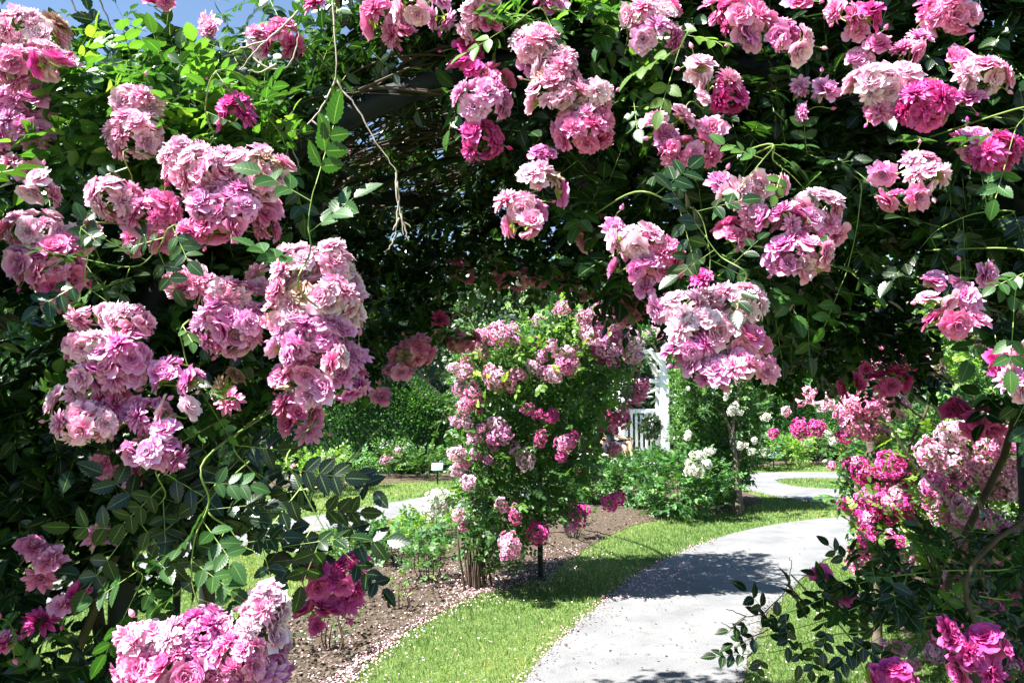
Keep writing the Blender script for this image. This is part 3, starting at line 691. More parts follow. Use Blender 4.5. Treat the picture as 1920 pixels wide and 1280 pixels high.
FR = [(590, 0, 60, 30, 'm', 2.2), (720, 25, 90, 60, 'm', 2.0), (745, 58, 60, 50, 'm', 2.0), (785, 15, 90, 55, 'p', 1.92), (830, 22, 60, 60, 'v', 1.95), (900, 20, 65, 60, 'p', 1.92), (872, 55, 45, 40, 'p', 1.92), (912, 42, 50, 40, 'm', 1.92), (870, 95, 62, 55, 'd', 1.98),
      (885, 140, 75, 60, 'd', 1.95), (925, 150, 60, 70, 'm', 1.95), (905, 185, 100, 65, 'v', 1.92), (905, 262, 75, 75, 'd', 1.95), (1008, 85, 85, 80, 'p', 1.84), (1000, 125, 50, 40, 'v', 1.84), (1050, 130, 90, 80, 'p', 1.82), (1040, 175, 110, 75, 'p', 1.8), (1110, 180, 80, 70, 'p', 1.82), (1090, 240, 110, 90, 'm', 1.82), (1115, 215, 80, 80, 'm', 1.84),
      (1020, 292, 55, 50, 'v', 1.84), (1005, 330, 60, 60, 'p', 1.82), (1040, 345, 50, 80, 'v', 1.84), (975, 385, 70, 50, 'p', 1.82), (980, 420, 75, 50, 'p', 1.8), (1000, 390, 50, 50, 'm', 1.84), (1105, 318, 38, 40, 'm', 2.3), (1110, 355, 45, 50, 'm', 2.3), (1105, 380, 60, 38, 'm', 2.3), (1102, 440, 58, 50, 'm', 2.25),
      (700, 172, 38, 22, 'm', 2.9), (600, 265, 60, 25, 'm', 3.0), (655, 292, 55, 36, 'm', 3.95), (1035, 0, 80, 25, 'm', 1.95), (1215, 25, 90, 60, 'p', 1.84), (1225, 65, 100, 60, 'v', 1.84), (1255, 10, 50, 40, 'm', 1.9),
      (1345, 15, 70, 50, 'm', 1.86), (1390, 35, 110, 75, 'm', 1.84), (1400, 72, 70, 35, 'v', 1.84), (1460, 65, 70, 55, 'v', 1.84), (1490, 85, 70, 60, 'p', 1.82), (1500, 5, 50, 40, 'm', 1.86),
      (1312, 125, 55, 50, 'p', 1.8), (1345, 155, 60, 60, 'p', 1.8), (1368, 180, 60, 70, 'd', 1.8), (1310, 185, 60, 50, 'p', 1.8), (1250, 225, 80, 50, 'p', 1.8), (1320, 250, 70, 60, 'm', 1.8), (1290, 285, 110, 60, 'm', 1.78), (1250, 260, 50, 50, 'v', 1.8),
      (1500, 165, 60, 40, 'v', 1.86), (1540, 172, 50, 50, 'v', 1.84), (1515, 205, 60, 35, 'v', 1.84), (1590, 25, 70, 60, 'm', 1.84), (1628, 30, 55, 52, 'd', 1.78), (1610, 60, 50, 25, 'p', 1.84), (1610, 100, 55, 50, 'v', 1.84), (1640, 85, 45, 50, 'm', 1.82), (1700, 100, 60, 50, 'm', 1.82),
      (1640, 160, 90, 70, 'p', 1.78), (1690, 155, 80, 70, 'p', 1.78), (1645, 208, 70, 40, 'm', 1.78), (1735, 200, 95, 95, 'd', 1.74), (1780, 25, 90, 80, 'm', 1.82), (1720, 66, 32, 32, 'v', 1.82), (1745, 10, 60, 40, 'm', 1.84), (1800, 115, 50, 50, 'm', 1.8), (1840, 140, 100, 70, 'p', 1.78), (1815, 185, 50, 40, 'v', 1.78),
      (1825, 270, 80, 60, 'v', 1.78), (1865, 285, 85, 75, 'd', 1.76), (1685, 320, 75, 50, 'v', 1.76), (1730, 325, 75, 80, 'p', 1.74), (1690, 365, 80, 50, 'm', 1.74),
      (1350, 345, 36, 36, 'v', 1.74), (1395, 360, 90, 55, 'p', 1.72), (1440, 350, 80, 60, 'p', 1.72), (1420, 400, 80, 60, 'v', 1.72), (1530, 385, 95, 70, 'p', 1.72), (1480, 410, 110, 60, 'v', 1.7), (1480, 470, 75, 80, 'v', 1.7), (1525, 475, 60, 60, 'p', 1.68), (1500, 500, 110, 35, 'm', 1.7), (1545, 430, 70, 60, 'm', 1.72), (1375, 440, 65, 60, 'm', 1.78),
      (1150, 425, 50, 40, 'v', 1.8), (1185, 450, 90, 60, 'p', 1.72), (1230, 480, 90, 90, 'm', 1.74), (1190, 500, 80, 60, 'v', 1.72), (1205, 540, 60, 35, 'v', 1.74), (1310, 520, 50, 45, 'd', 1.85),
      (1290, 580, 90, 80, 'p', 1.64), (1380, 570, 110, 80, 'p', 1.64), (1320, 610, 120, 60, 'p', 1.62), (1240, 575, 50, 60, 'v', 1.72), (1300, 650, 100, 60, 'v', 1.62), (1395, 640, 70, 70, 'm', 1.64), (1350, 690, 130, 60, 'v', 1.62), (1385, 685, 60, 60, 'p', 1.6), (1432, 690, 45, 55, 'm', 1.75), (1460, 545, 42, 38, 'm', 2.2),
      (1750, 528, 70, 35, 'v', 1.78), (1820, 520, 60, 50, 'v', 1.78), (1760, 560, 80, 45, 'p', 1.76), (1815, 560, 60, 40, 'v', 1.76), (1800, 605, 110, 45, 'm', 1.76), (1915, 665, 50, 50, 'p', 1.64), (1905, 710, 60, 60, 'v', 1.64), (1870, 690, 50, 45, 'd', 1.72)]
SH = [(862, 505, 55, 45, 'm', 3.4), (880, 520, 40, 35, 'm', 3.4), (940, 498, 40, 30, 'm', 3.35), (955, 522, 70, 38, 'm', 3.35), (1005, 515, 60, 35, 'm', 3.4), (1060, 530, 50, 40, 'm', 3.5), (1180, 580, 60, 50, 'm', 3.4), (1100, 555, 40, 30, 'm', 3.5), (828, 605, 42, 20, 'd', 3.3), (865, 640, 60, 40, 'm', 3.6),
      (775, 660, 70, 50, 'm', 2.7), (755, 695, 60, 40, 'm', 2.7), (800, 650, 40, 40, 'm', 2.7), (710, 742, 60, 25, 'm', 2.7), (1670, 715, 75, 50, 'd', 2.5), (1595, 718, 50, 40, 'd', 2.5), (1625, 695, 40, 30, 'd', 2.5), (1840, 790, 80, 60, 'd', 2.3), (1790, 765, 50, 35, 'd', 2.4),
      (1690, 1265, 90, 50, 'd', 1.95), (1640, 1262, 55, 40, 'd', 1.95), (1800, 1215, 70, 60, 'd', 1.9), (1860, 1205, 70, 60, 'd', 1.9), (1830, 1255, 90, 50, 'd', 1.9), (1540, 1085, 34, 30, 'd', 2.4), (1555, 1115, 30, 24, 'd', 2.4), (1585, 1113, 36, 24, 'd', 2.4), (1780, 1195, 50, 35, 'd', 1.9)]
for f in FL: cluster(rose_l, *f)
# keep each plant's own trusses under a hundred
rose_t = thing('climbing_rose', 'pink climbing rose with shaded trusses under the arch roof and low at the path side', 'climbing rose', (1.5, 2.7, 0), 'climbing roses on the nearest arch')
for f in FR[:len(FR)]:
    cluster(rose_r if f[0] > 1140 else rose_t, *f)
for f in SH: cluster(rose_t, *f)
g = G(); tube(g, smooth_path([(1.5, 2.7, 0), (1.6, 2.75, .5), (1.5, 2.8, .95), (1.8, 2.9, 1.7), (.8, 2.8, 2.5), (0, 2.7, 2.62)]), .013, 7); g.build('cane', M['cane'], rose_t)

# ---- leafy shoots that stand out
def spray(parent, line, d, n, L, m='leaf', rad=.003, tpl=HI, up=(0, -.5, .8), tint=(.35, .8), down=-.2, both=True, lw=.42):
    p = np.array([(*q[:2], (q[2] if len(q) > 2 else 0)) for q in line], float)
    w = at(p[:, 0], p[:, 1], d + p[:, 2]); back = w[0] + nz(w[0] - w[1]) * .05 + A(0, .42, .03); rad = rad * .72
    w = smooth_path(np.concatenate([[back], w]), 6)
    g = G(); tube(g, w, np.linspace(rad, rad * .3, len(w)), 6, 1)
    t = np.linspace(.3, 1, n) * (len(w) - 1.001); i = t.astype(int)
    P = w[i] + (w[i + 1] - w[i]) * (t % 1)[:, None]; T = nz(w[i + 1] - w[i])
    side = nz(np.cross(T, A(0, 1, 0))); sg = np.where(np.arange(n) % 2 == 0, 1, -1)[:, None]
    D = T * .45 + side * sg + rnd(n, .22) + A(0, -.15, down); D[-1] = T[-1]
    compound(g, P, D, nz(A(*up) + rnd(n, .3)), L * R.uniform(.8, 1.15, n), tpl, R.choice([2, 2, 3], n), tint=R.uniform(*tint, n), lw=lw)
    return g.build('leafy_shoot', [M[m], M['stem']], parent)
spray(rose_l, [(562, 545), (582, 470), (578, 420), (585, 370), (592, 345)], 1.38, 4, .10, 'leaf_mid', .003, lw=.5, tint=(.2, .6))
spray(rose_l, [(490, 200), (530, 260), (550, 330)], 1.85, 3, .10, 'leaf')
spray(rose_l, [(420, 130), (385, 200), (400, 260), (360, 300)], 1.72, 7, .085, 'leaf')
spray(rose_l, [(240, 280), (248, 340), (215, 370)], 1.72, 4, .08)
spray(rose_l, [(165, 420), (165, 480), (160, 530), (200, 565)], 1.6, 6, .085, 'leaf')
spray(rose_l, [(340, 420), (300, 460), (250, 500), (130, 480)], 1.6, 7, .08, 'leaf')
spray(rose_l, [(355, 600), (345, 660), (370, 720), (400, 770)], 1.62, 4, .06, 'leaf_mid')
spray(rose_l, [(385, 860), (392, 940), (365, 1010), (360, 1090), (380, 1150)], 1.52, 8, .095, 'leaf_mid', .0035, tint=(.1, .55))
spray(rose_l, [(260, 1040), (268, 1080), (245, 1130)], 1.55, 4, .10, 'leaf_mid', tint=(.2, .6))
spray(rose_l, [(392, 940), (430, 990), (470, 1030), (560, 1020)], 1.55, 5, .10, 'leaf', tint=(.1, .5))
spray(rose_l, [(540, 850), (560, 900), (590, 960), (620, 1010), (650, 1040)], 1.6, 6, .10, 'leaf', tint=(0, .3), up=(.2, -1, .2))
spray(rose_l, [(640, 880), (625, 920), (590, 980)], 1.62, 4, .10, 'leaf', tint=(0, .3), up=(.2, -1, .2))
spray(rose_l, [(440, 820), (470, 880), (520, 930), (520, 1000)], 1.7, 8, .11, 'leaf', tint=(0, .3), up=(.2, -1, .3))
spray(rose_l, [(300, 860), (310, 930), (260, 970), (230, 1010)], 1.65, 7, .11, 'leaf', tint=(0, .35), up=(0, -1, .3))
spray(rose_r, [(1440, 270), (1450, 300), (1480, 325), (1500, 345)], 1.68, 3, .07, 'leaf_mid', tint=(.3, .7))
spray(rose_r, [(1445, 275), (1430, 300), (1395, 340)], 1.66, 3, .085, 'leaf_mid')
spray(rose_r, [(1190, 360), (1260, 380), (1310, 400), (1330, 470), (1330, 520)], 1.66, 6, .10, 'leaf', tint=(.2, .6))
spray(rose_r, [(1400, 520), (1350, 480), (1320, 440)], 1.6, 4, .10, 'leaf', tint=(.1, .4))
spray(rose_r, [(1290, 60), (1275, 90), (1262, 130)], 1.72, 3, .10, 'leaf_yel', tint=(.1, .5))
spray(rose_r, [(1020, 20), (970, 40), (945, 55)], 1.82, 3, .09, 'leaf_mid')
spray(rose_r, [(1925, 470), (1905, 540), (1900, 600)], 1.6, 4, .09, 'leaf_mid', tint=(.2, .6))
spray(rose_r, [(1925, 200), (1905, 240), (1890, 290)], 1.6, 3, .10, 'leaf_mid', tint=(.2, .5))
spray(rose_r, [(1600, 330), (1610, 400), (1590, 500), (1575, 540)], 1.95, 4, .10, 'leaf_mid', tint=(.1, .5))
spray(rose_r, [(1900, 400), (1830, 400), (1760, 430), (1730, 460)], 1.9, 6, .13, 'leaf', tint=(.1, .4))
# dark low branch reaching over the path edge
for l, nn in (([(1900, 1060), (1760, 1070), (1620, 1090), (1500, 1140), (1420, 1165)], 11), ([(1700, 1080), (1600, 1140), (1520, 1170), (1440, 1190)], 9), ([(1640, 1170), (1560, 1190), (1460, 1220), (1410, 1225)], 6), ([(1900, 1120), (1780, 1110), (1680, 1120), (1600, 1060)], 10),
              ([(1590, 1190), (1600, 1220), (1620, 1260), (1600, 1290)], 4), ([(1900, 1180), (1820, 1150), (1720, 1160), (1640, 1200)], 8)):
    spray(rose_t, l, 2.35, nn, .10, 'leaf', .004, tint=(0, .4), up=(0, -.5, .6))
front_leaves(rose_t, [(1560, 1040), (1640, 1010), (1920, 960), (2200, 950), (2200, 1160), (1760, 1160), (1620, 1150), (1540, 1120)], 150, 2.3, 2.75, .11, HI, 'low_foliage')
twigs(rose_t, [[(1430, 1150), (1390, 1160), (1360, 1190)], [(1400, 1155), (1375, 1145), (1360, 1140)], [(1395, 1160), (1370, 1175), (1352, 1165)], [(1440, 1180), (1400, 1200), (1380, 1215)], [(1430, 1150), (1470, 1110), (1485, 1060), (1478, 1045)]], 2.3, .0018, 'cane', 'dead_twig')
# extra shaded leaves over the left lower wall
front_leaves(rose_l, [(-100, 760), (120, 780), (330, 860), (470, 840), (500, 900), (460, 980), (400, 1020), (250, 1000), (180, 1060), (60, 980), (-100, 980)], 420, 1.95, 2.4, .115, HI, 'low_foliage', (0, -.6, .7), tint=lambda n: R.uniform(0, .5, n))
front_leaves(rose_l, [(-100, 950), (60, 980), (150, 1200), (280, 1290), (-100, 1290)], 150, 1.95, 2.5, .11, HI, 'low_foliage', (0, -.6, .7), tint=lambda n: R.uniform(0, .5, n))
print('front done')

# ------------------------------------------------------------------ roses farther off
def volume_rose(root, polys, L=.10, tpl=MID, m='leaf_mid', name='foliage', bias=(0, -.2, .95)):
    g = G()
    for poly, n, d0, d1 in polys:
        q = samp(poly, n); P = at(q[:, 0], q[:, 1], R.uniform(d0, d1, n))
        compound(g, P, nz(rnd(n, .7) + A(0, -.3, -.1)), nz(A(*bias) + rnd(n, .45)), L * R.uniform(.7, 1.2, n), tpl, R.choice([2, 3], n), tint=np.clip(R.beta(1.6, 2, n), 0, 1))
    return g.build(name, [M[m], M['stem']], root)
# the arch frame in the bed, seen through the opening
b1, b2 = gnd(1013, 1085), gnd(888, 1010)
fr = thing('plant_support', 'black iron post frame standing in the mulch bed under the middle rose', 'plant frame', b1)
b3 = A(1.05, 8.3, 0); b4 = A(-.15, 6.9, 0)
for i, b in enumerate((b1, b2)):
    g = G(); tube(g, [b, b + A(0, 0, 2.1)], .024, 8); tube(g, [b, b + A(0, 0, .02)], .05, 8); g.build('post', M['iron'], fr)
for a, b in ((b1, b2),):
    g = G(); tube(g, [a + A(0, 0, 2.1) + (b - a) * t + A(0, 0, .28 * math.sin(PI * t)) for t in np.linspace(0, 1, 10)], .02, 7); g.build('hoop', M['iron'], fr)
for z in (.4, 1.0, 1.6):
    g = G(); tube(g, [b1 + A(0, 0, z), b2 + A(0, 0, z)], .008, 5); g.build('rail', M['iron'], fr)
mid = thing('climbing_rose', 'round topped pink climbing rose on a frame in the mulch bed, left of the path', 'climbing rose', (-.25, 7.0, 0), 'climbing roses farther off in the garden')
MC = [(850, 700), (872, 655), (930, 612), (1000, 590), (1060, 568), (1110, 562), (1160, 590), (1205, 620), (1200, 680), (1172, 735), (1135, 780), (1120, 860), (1080, 930), (1060, 960), (1030, 985), (990, 990), (960, 1000), (900, 1000), (860, 960), (848, 860)]
volume_rose(mid, [(MC, 5200, 6.2, 7.6), ([(860, 960), (1010, 980), (970, 1050), (930, 1070), (880, 1040)], 220, 6.35, 7.0), ([(1040, 575), (1120, 565), (1130, 600), (1020, 620)], 60, 6.2, 6.5)])
g = G()
for k in range(26):
    x = R.uniform(-.42, -.1); y = R.uniform(6.6, 7.3); p0 = A(-.27 + R.normal(0, .05), 6.75 + R.normal(0, .06), 0)
    tube(g, smooth_path([p0, p0 + A((x + .27) * .7, 0, .5), A(x, y, 1.1), A(x + R.normal(0, .3), y, 1.9)], 4), np.linspace(.009, .004, 13) * R.uniform(.6, 1.3), 5)
g.build('canes', M['cane'], mid)
def scat(root, pts, dist, cls, jit=0, br=.036, sc=(.8, 1.2)):
    for p in pts:
        c = p[2] if len(p) > 2 else cls
        far_cluster(root, at(p[0] + R.normal(0, jit), p[1] + R.normal(0, jit), (p[3] if len(p) > 3 else dist) + R.normal(0, .05)), c, R.uniform(*sc), br)
midp = [(965, 620, 'p'), (1005, 600, 'p'), (1010, 640, 'p'), (1015, 665, 'v'), (1000, 690, 'p'), (1030, 650, 'p'), (1020, 700, 'v'), (965, 640, 'v'), (905, 630, 'p'), (935, 625, 'p'), (880, 650, 'p'), (875, 680, 'm'), (905, 665, 'p'), (915, 700, 'p'), (935, 710, 'p'), (960, 712, 'p'), (975, 700, 'p'), (870, 700, 'p'), (862, 730, 'v'), (885, 735, 'p'), (855, 690, 'p'), (895, 755, 'm'), (1100, 600, 'p'), (1120, 590, 'p'), (1110, 625, 'v'), (1095, 615, 'p'), (1130, 640, 'v'), (1150, 620, 'v'), (1160, 640, 'v'), (1145, 660, 'v'), (1118, 585, 'v'), (1065, 670, 'p'), (1080, 660, 'p'), (1060, 690, 'm'), (1040, 700, 'p'), (1125, 665, 'd'), (1055, 580, 'p'),
        (870, 760, 'p'), (860, 790, 'v'), (858, 850, 'p'), (880, 795, 'p'), (905, 800, 'p'), (890, 820, 'p'), (915, 820, 'v'), (935, 800, 'p'), (940, 815, 'v'), (925, 835, 'm'), (895, 850, 'v'), (870, 870, 'p'), (915, 860, 'v'), (860, 880, 'p'), (990, 765, 'm'), (1005, 775, 'd'), (1035, 780, 'd'), (1010, 825, 'm'), (975, 845, 'v'), (1050, 850, 'd'), (1060, 830, 'm'), (985, 860, 'p'), (880, 905, 'p'), (1075, 815, 'd'),
        (940, 945, 'p', 6.2), (968, 965, 'm', 6.2), (860, 965, 'p', 6.3), (870, 985, 'm', 6.3), (945, 1040, 'v', 6.1), (955, 1020, 'p', 6.1), (1010, 995, 'd', 6.3), (1145, 940, 'd', 6.4), (1160, 935, 'd', 6.4), (1080, 970, 'd', 6.5), (1070, 990, 'v', 6.5)]
scat(mid, midp[:80], 6.2, 'p', 2, sc=(.45, .85), br=.031)
scat(mid, [(1105, 590), (1125, 605), (1095, 612), (1110, 630), (1130, 618, 'v'), (1150, 600, 'v'), (1165, 620, 'v'), (1160, 645, 'v'), (1140, 650, 'v'), (1180, 640), (1185, 665), (1150, 680, 'v'), (1075, 680), (1045, 665)], 6.15, 'p', 3, sc=(.6, .9), br=.031)
scat(mid, [(1195, 690), (1205, 715), (1170, 765), (1185, 745), (1205, 740), (1135, 775), (1130, 800), (1150, 840), (1105, 830), (1175, 690), (1195, 665), (1160, 785)], 7.0, 'm', 3, sc=(.5, .8))
volume_rose(mid, [([(870, 650), (1000, 590), (1110, 562), (1180, 585), (1200, 640), (1120, 700), (1000, 720), (890, 740)], 230, 6.05, 6.4)], m='leaf_yel', name='bright_foliage')  # yellower leaves paint the sunlit top of the rose

for l, d in (([(900, 640), (880, 600), (850, 580)], 6.5), ([(1060, 580), (1075, 540), (1110, 530)], 6.6), ([(1140, 580), (1170, 560), (1205, 570)], 6.6), ([(860, 760), (835, 770), (822, 800)], 6.4), ([(1180, 780), (1190, 820), (1175, 860)], 6.6), ([(870, 920), (840, 920), (826, 950)], 6.3), ([(1030, 940), (1060, 950), (1075, 985)], 6.4), ([(980, 600), (970, 570), (945, 555)], 6.7), ([(1150, 850), (1140, 890), (1120, 900)], 6.6), ([(960, 990), (985, 1020), (980, 1050)], 6.3)):
    spray(mid, l, d, 7, .09, 'leaf_yel' if d > 6.5 else 'leaf_mid', .005, MID, tint=(.1, .9))
# right hand rose on its post, about five metres away
fr2 = thing('plant_support', 'grey brown post at the right edge of the path under the right rose', 'plant frame', gnd(1645, 1215))
g = G(); tube(g, [gnd(1645, 1215), gnd(1645, 1215) + A(0, 0, 2.1)], .034, 8, 0); tube(g, [gnd(1645, 1215), gnd(1645, 1215) + A(0, 0, .03)], .06, 8, 0); g.build('post', M['bark'], fr2)
g = G(); q = gnd(1645, 1215) + A(0, 0, 2.1); tube(g, [q + A(1.4 * t, .3 * t, .25 * math.sin(PI * t)) for t in np.linspace(0, 1, 10)], .022, 7); g.build('hoop', M['iron'], fr2)
q = gnd(1645, 1215) + A(1.4, .3, 0); g = G(); tube(g, [q, q + A(0, 0, 2.1)], .024, 8); g.build('post', M['iron'], fr2)
rr = thing('climbing_rose', 'magenta and pink climbing rose spilling over the right path edge in full sun', 'climbing rose', (2.5, 5.3, 0), 'climbing roses farther off in the garden')
RP = [(1555, 880), (1590, 800), (1600, 720), (1650, 600), (1700, 555), (1800, 530), (1950, 530), (2200, 560), (2300, 900), (2300, 1240), (1950, 1230), (1820, 1180), (1740, 1120), (1660, 1070), (1600, 990), (1560, 940)]
def light_reg(p): return p
volume_rose(rr, [(RP, 2600, 4.7, 6.0), ([(1560, 850), (1700, 860), (1720, 990), (1600, 1000)], 200, 4.75, 5.2)], m='leaf_mid', tpl=MID)
volume_rose(rr, [([(1640, 800), (1800, 780), (1940, 800), (1960, 1150), (1780, 1090), (1650, 1000)], 230, 4.5, 4.75), ([(1650, 560), (1850, 560), (1880, 700), (1620, 720)], 120, 4.6, 4.9)], m='leaf_yel', name='bright_foliage')
rr2 = thing('climbing_rose', 'pale pink climbing rose at the right edge, behind the magenta one', 'climbing rose', (2.9, 4.9, 0), 'climbing roses farther off in the garden')
volume_rose(rr2, [([(1760, 760), (1930, 740), (2150, 760), (2150, 1280), (1800, 1280), (1740, 1120), (1720, 950)], 620, 4.3, 4.8)], m='leaf_mid', L=.09)
g = G()
for k in range(6): tube(g, smooth_path([A(2.9, 4.9, 0), A(2.85 + R.normal(0, .1), 4.8, .6), A(2.7 + R.normal(0, .2), 4.65, 1.1), A(2.6 + R.normal(0, .3), 4.6, 1.6)]), .008, 5)
g.build('canes', M['cane'], rr2)
for own, n_, poly, cs, dd, sc in ((rr, 26, [(1555, 860), (1640, 850), (1720, 880), (1700, 970), (1600, 985), (1560, 950)], 'dmdv', 4.62, (.4, .7)), (rr, 16, [(1560, 730), (1700, 740), (1720, 830), (1600, 820)], 'pmp', 4.6, (.45, .75)),
                        (rr, 16, [(1600, 580), (1900, 560), (1880, 680), (1600, 700)], 'ppm', 4.55, (.5, .9)), (rr, 16, [(1640, 860), (1760, 860), (1780, 1060), (1660, 1040)], 'dmp', 4.45, (.4, .65)), (rr, 10, [(1580, 980), (1680, 980), (1690, 1060), (1600, 1060)], 'md', 4.4, (.35, .55)),
                        (rr2, 42, [(1740, 780), (1930, 760), (1940, 1060), (1800, 1060), (1740, 900)], 'ppvmp', 4.2, (.45, .8)), (rr2, 34, [(1760, 1040), (1930, 1030), (1930, 1280), (1800, 1270)], 'ppmvd', 4.0, (.35, .7)), (rr2, 8, [(1640, 1180), (1760, 1190), (1780, 1270), (1680, 1240)], 'pm', 4.1, (.3, .5))):
    for p in samp(poly, n_): far_cluster(own, at(p[0], p[1], dd + R.uniform(0, .2)), cs[R.integers(len(cs))], R.uniform(*sc), .034)
scat(rr, [(1475, 770), (1500, 752), (1520, 740), (1545, 755), (1500, 805, 'd'), (1528, 803, 'd'), (1580, 820, 'd'), (1450, 812, 'd'), (1600, 1045), (1625, 1040)], 4.8, 'p', 1, .030, (.4, .6))
twigs(rr, [[(1670, 800), (1700, 850), (1730, 890), (1765, 925), (1790, 960), (1820, 1000)]], 4.2, .008, 'twig', 'dead_twig')  # a sunlit cane, its whiteness in the sun painted with the twig colour
twigs(rr, [[(1480, 745), (1540, 725), (1600, 715)]], 4.9, .005, 'cane', 'cane')

# sunny low rose bushes at the bottom right
def bush(name, label, cat, c, w, h, n, L, m, cls=None, nf=0, tpl=MID, group=None, leggy=.25, fs=(.5, .8), pairs=True, br=.036, stems=10):
    """c: base point on the ground; w, h in metres"""
    c = np.asarray(c, float); root = thing(name, label, cat, c, group)
    g = G(); th = R.uniform(0, 2 * PI, n); rr_ = np.sqrt(R.uniform(.05, 1, n)); zz = R.uniform(leggy, 1, n) ** .8
    prof = np.sqrt(np.clip(1 - ((zz - .55) / .62) ** 2, .05, 1))
    lump = 1 + .22 * np.sin(3 * th + 2 * zz * 3 + R.uniform(0, 6)) + R.normal(0, .08, n)
    P = c + np.stack([np.cos(th) * rr_ * prof * lump * w / 2, np.sin(th) * rr_ * prof * lump * w / 2, zz * h * (1 + .12 * np.sin(2 * th + 1))], 1)
    out = nz(P - c - A(0, 0, h * .4))
    compound(g, P, nz(out + rnd(n, .5)), nz(A(0, -.1, .9) + out * .4 + rnd(n, .35)), L * R.uniform(.7, 1.2, n), tpl, R.choice([2, 3], n), tint=np.clip(R.beta(1.8, 2, n), 0, 1))
    g.build('foliage', [M[m], M['stem']], root)
    g = G()
    for k in range(stems):
        a = R.uniform(0, 6.28); e = c + A(math.cos(a) * w * .33 * R.uniform(.3, 1), math.sin(a) * w * .33 * R.uniform(.3, 1), h * R.uniform(.6, .92)); s = c + A(math.cos(a) * .05, math.sin(a) * .05, 0)
        tube(g, smooth_path([s, (s + e) / 2 + A(math.cos(a) * .03, 0, -.02), e], 4), np.linspace(.007, .003, 9), 5)
    g.build('stems', M['cane'], root)
    for k in range(nf):
        a = R.uniform(0, 6.28); z = R.uniform(.5, 1.0); r = w / 2 * math.sqrt(max(.1, 1 - ((z - .5) / .6) ** 2)) * R.uniform(.6, 1)
        far_cluster(root, c + A(math.cos(a) * r, -abs(math.sin(a)) * r, z * h), cls[R.integers(len(cls))], R.uniform(*fs), br)
    return root
bush('rose_bush', 'sprawling pale green rose bush with pink blooms at the lower right corner', 'rose bush', (2.55, 4.3, 0), 1.5, 1.0, 420, .09, 'leaf_yel', 'pmv', 12)
bush('rose_bush', 'low leafy rose bush on mulch behind the dark low branch', 'rose bush', gnd(1690, 1200) + A(.25, .1, 0), .9, .62, 260, .085, 'leaf_bush', 'pm', 4)
bush('rose_bush', 'bright leafed bush standing right of the grey brown post', 'rose bush', (2.9, 5.2, 0), 1.2, 1.3, 420, .09, 'leaf_yel', 'pv', 10)
# beds
bush('rose_bush', 'broad leafed rose bush with one white bloom in front of the left path', 'rose bush', gnd(745, 1052), .7, .30, 150, .12, 'leaf_bush', 'w', 0)
bush('rose_bush', 'yellow green rose bush beside the left path, behind the broad leafed one', 'rose bush', gnd(800, 1000), .7, .22, 110, .11, 'leaf_yel', 'w', 2, fs=(.35, .45))
bush('rose_bush', 'small compact rose bush nearest to the middle rose in the mulch', 'rose bush', gnd(806, 1092), .46, .34, 120, .085, 'leaf_bush')
bush('rose_bush', 'shaded rose bush at the left end of the mulch bed', 'rose bush', gnd(655, 1040), .5, .24, 90, .10, 'leaf_mid')
bush('rose_bush', 'thin young rose plant on open mulch below the compact bush', 'rose bush', gnd(747, 1145), .22, .22, 16, .06, 'leaf_yel', stems=8)
bush('rose_bush', 'sparse rose seedling near the bottom of the mulch bed', 'rose bush', gnd(622, 1225), .26, .26, 22, .07, 'leaf_mid', stems=6)
bush('rose_bush', 'thin plant with magenta truss behind the black post', 'rose bush', gnd(1075, 1010), .4, .35, 40, .07, 'leaf_mid', 'd', 2, fs=(.8, 1.0))
bush('rose_bush', 'large rounded green shrub between the white roses and the lawn', 'shrub', gnd(1275, 968), 1.2, .78, 1050, .12, 'leaf_bush', tpl=MID, leggy=.03)
bush('rose_bush', 'green shrub under the white gate, left of the rounded one', 'shrub', gnd(1190, 945), 1.05, .62, 700, .13, 'leaf_bush', leggy=.03)
bush('rose_bush', 'spreading shrub right behind the middle rose', 'shrub', gnd(1115, 940), .9, .5, 520, .12, 'leaf_mid', 'd', 3, fs=(.6, .9), leggy=.03)
bush('rose_bush', 'white flowering bush beside the dark trunk', 'rose bush', gnd(1330, 940), .8, .9, 620, .12, 'leaf_mid', 'w', 0, leggy=.05)
# back left bed
for px, py, w, h, lab, m, cl, nf in ((590, 925, 1.2, .6, 'rose bush with peach blooms at the left end of the hedge bed', 'leaf_yel', 'pt', 4), (735, 893, .8, .6, 'rose bush with pale pink blooms against the dark hedge', 'leaf_mid', 'p', 2), (795, 897, .9, .5, 'sprawling rose bush left of the small plaque', 'leaf_mid', '', 0), (845, 885, .8, .5, 'rose bush by the hedge behind the small plaque', 'leaf_bush', '', 0),
                                     (640, 915, 1.0, .5, 'low rose bush next to the peach flowered one', 'leaf_bush', '', 0)):
    bush('rose_bush', lab, 'rose bush', gnd(px, py), w, h, 170, .15, m, cl, nf, tpl=LO, group='rose bushes in the bed under the hedge', fs=(.9, 1.2))
for px, py, w, h, lab, m, cl, nf in ((1480, 873, .9, .6, 'small rose bush right of the far plaque', 'leaf_yel', '', 0), (1530, 868, 1.3, .7, 'white flowered bush at the far lawn edge', 'leaf_bush', 'w', 3), (1420, 880, .9, .8, 'rose bush just left of the far plaque', 'leaf_bush', 'w', 3)):
    bush('rose_bush', lab, 'rose bush', gnd(px, py), w, h, 260, .16, m, cl, nf, tpl=LO, group='rose bushes in the far bed', fs=(.9, 1.2))

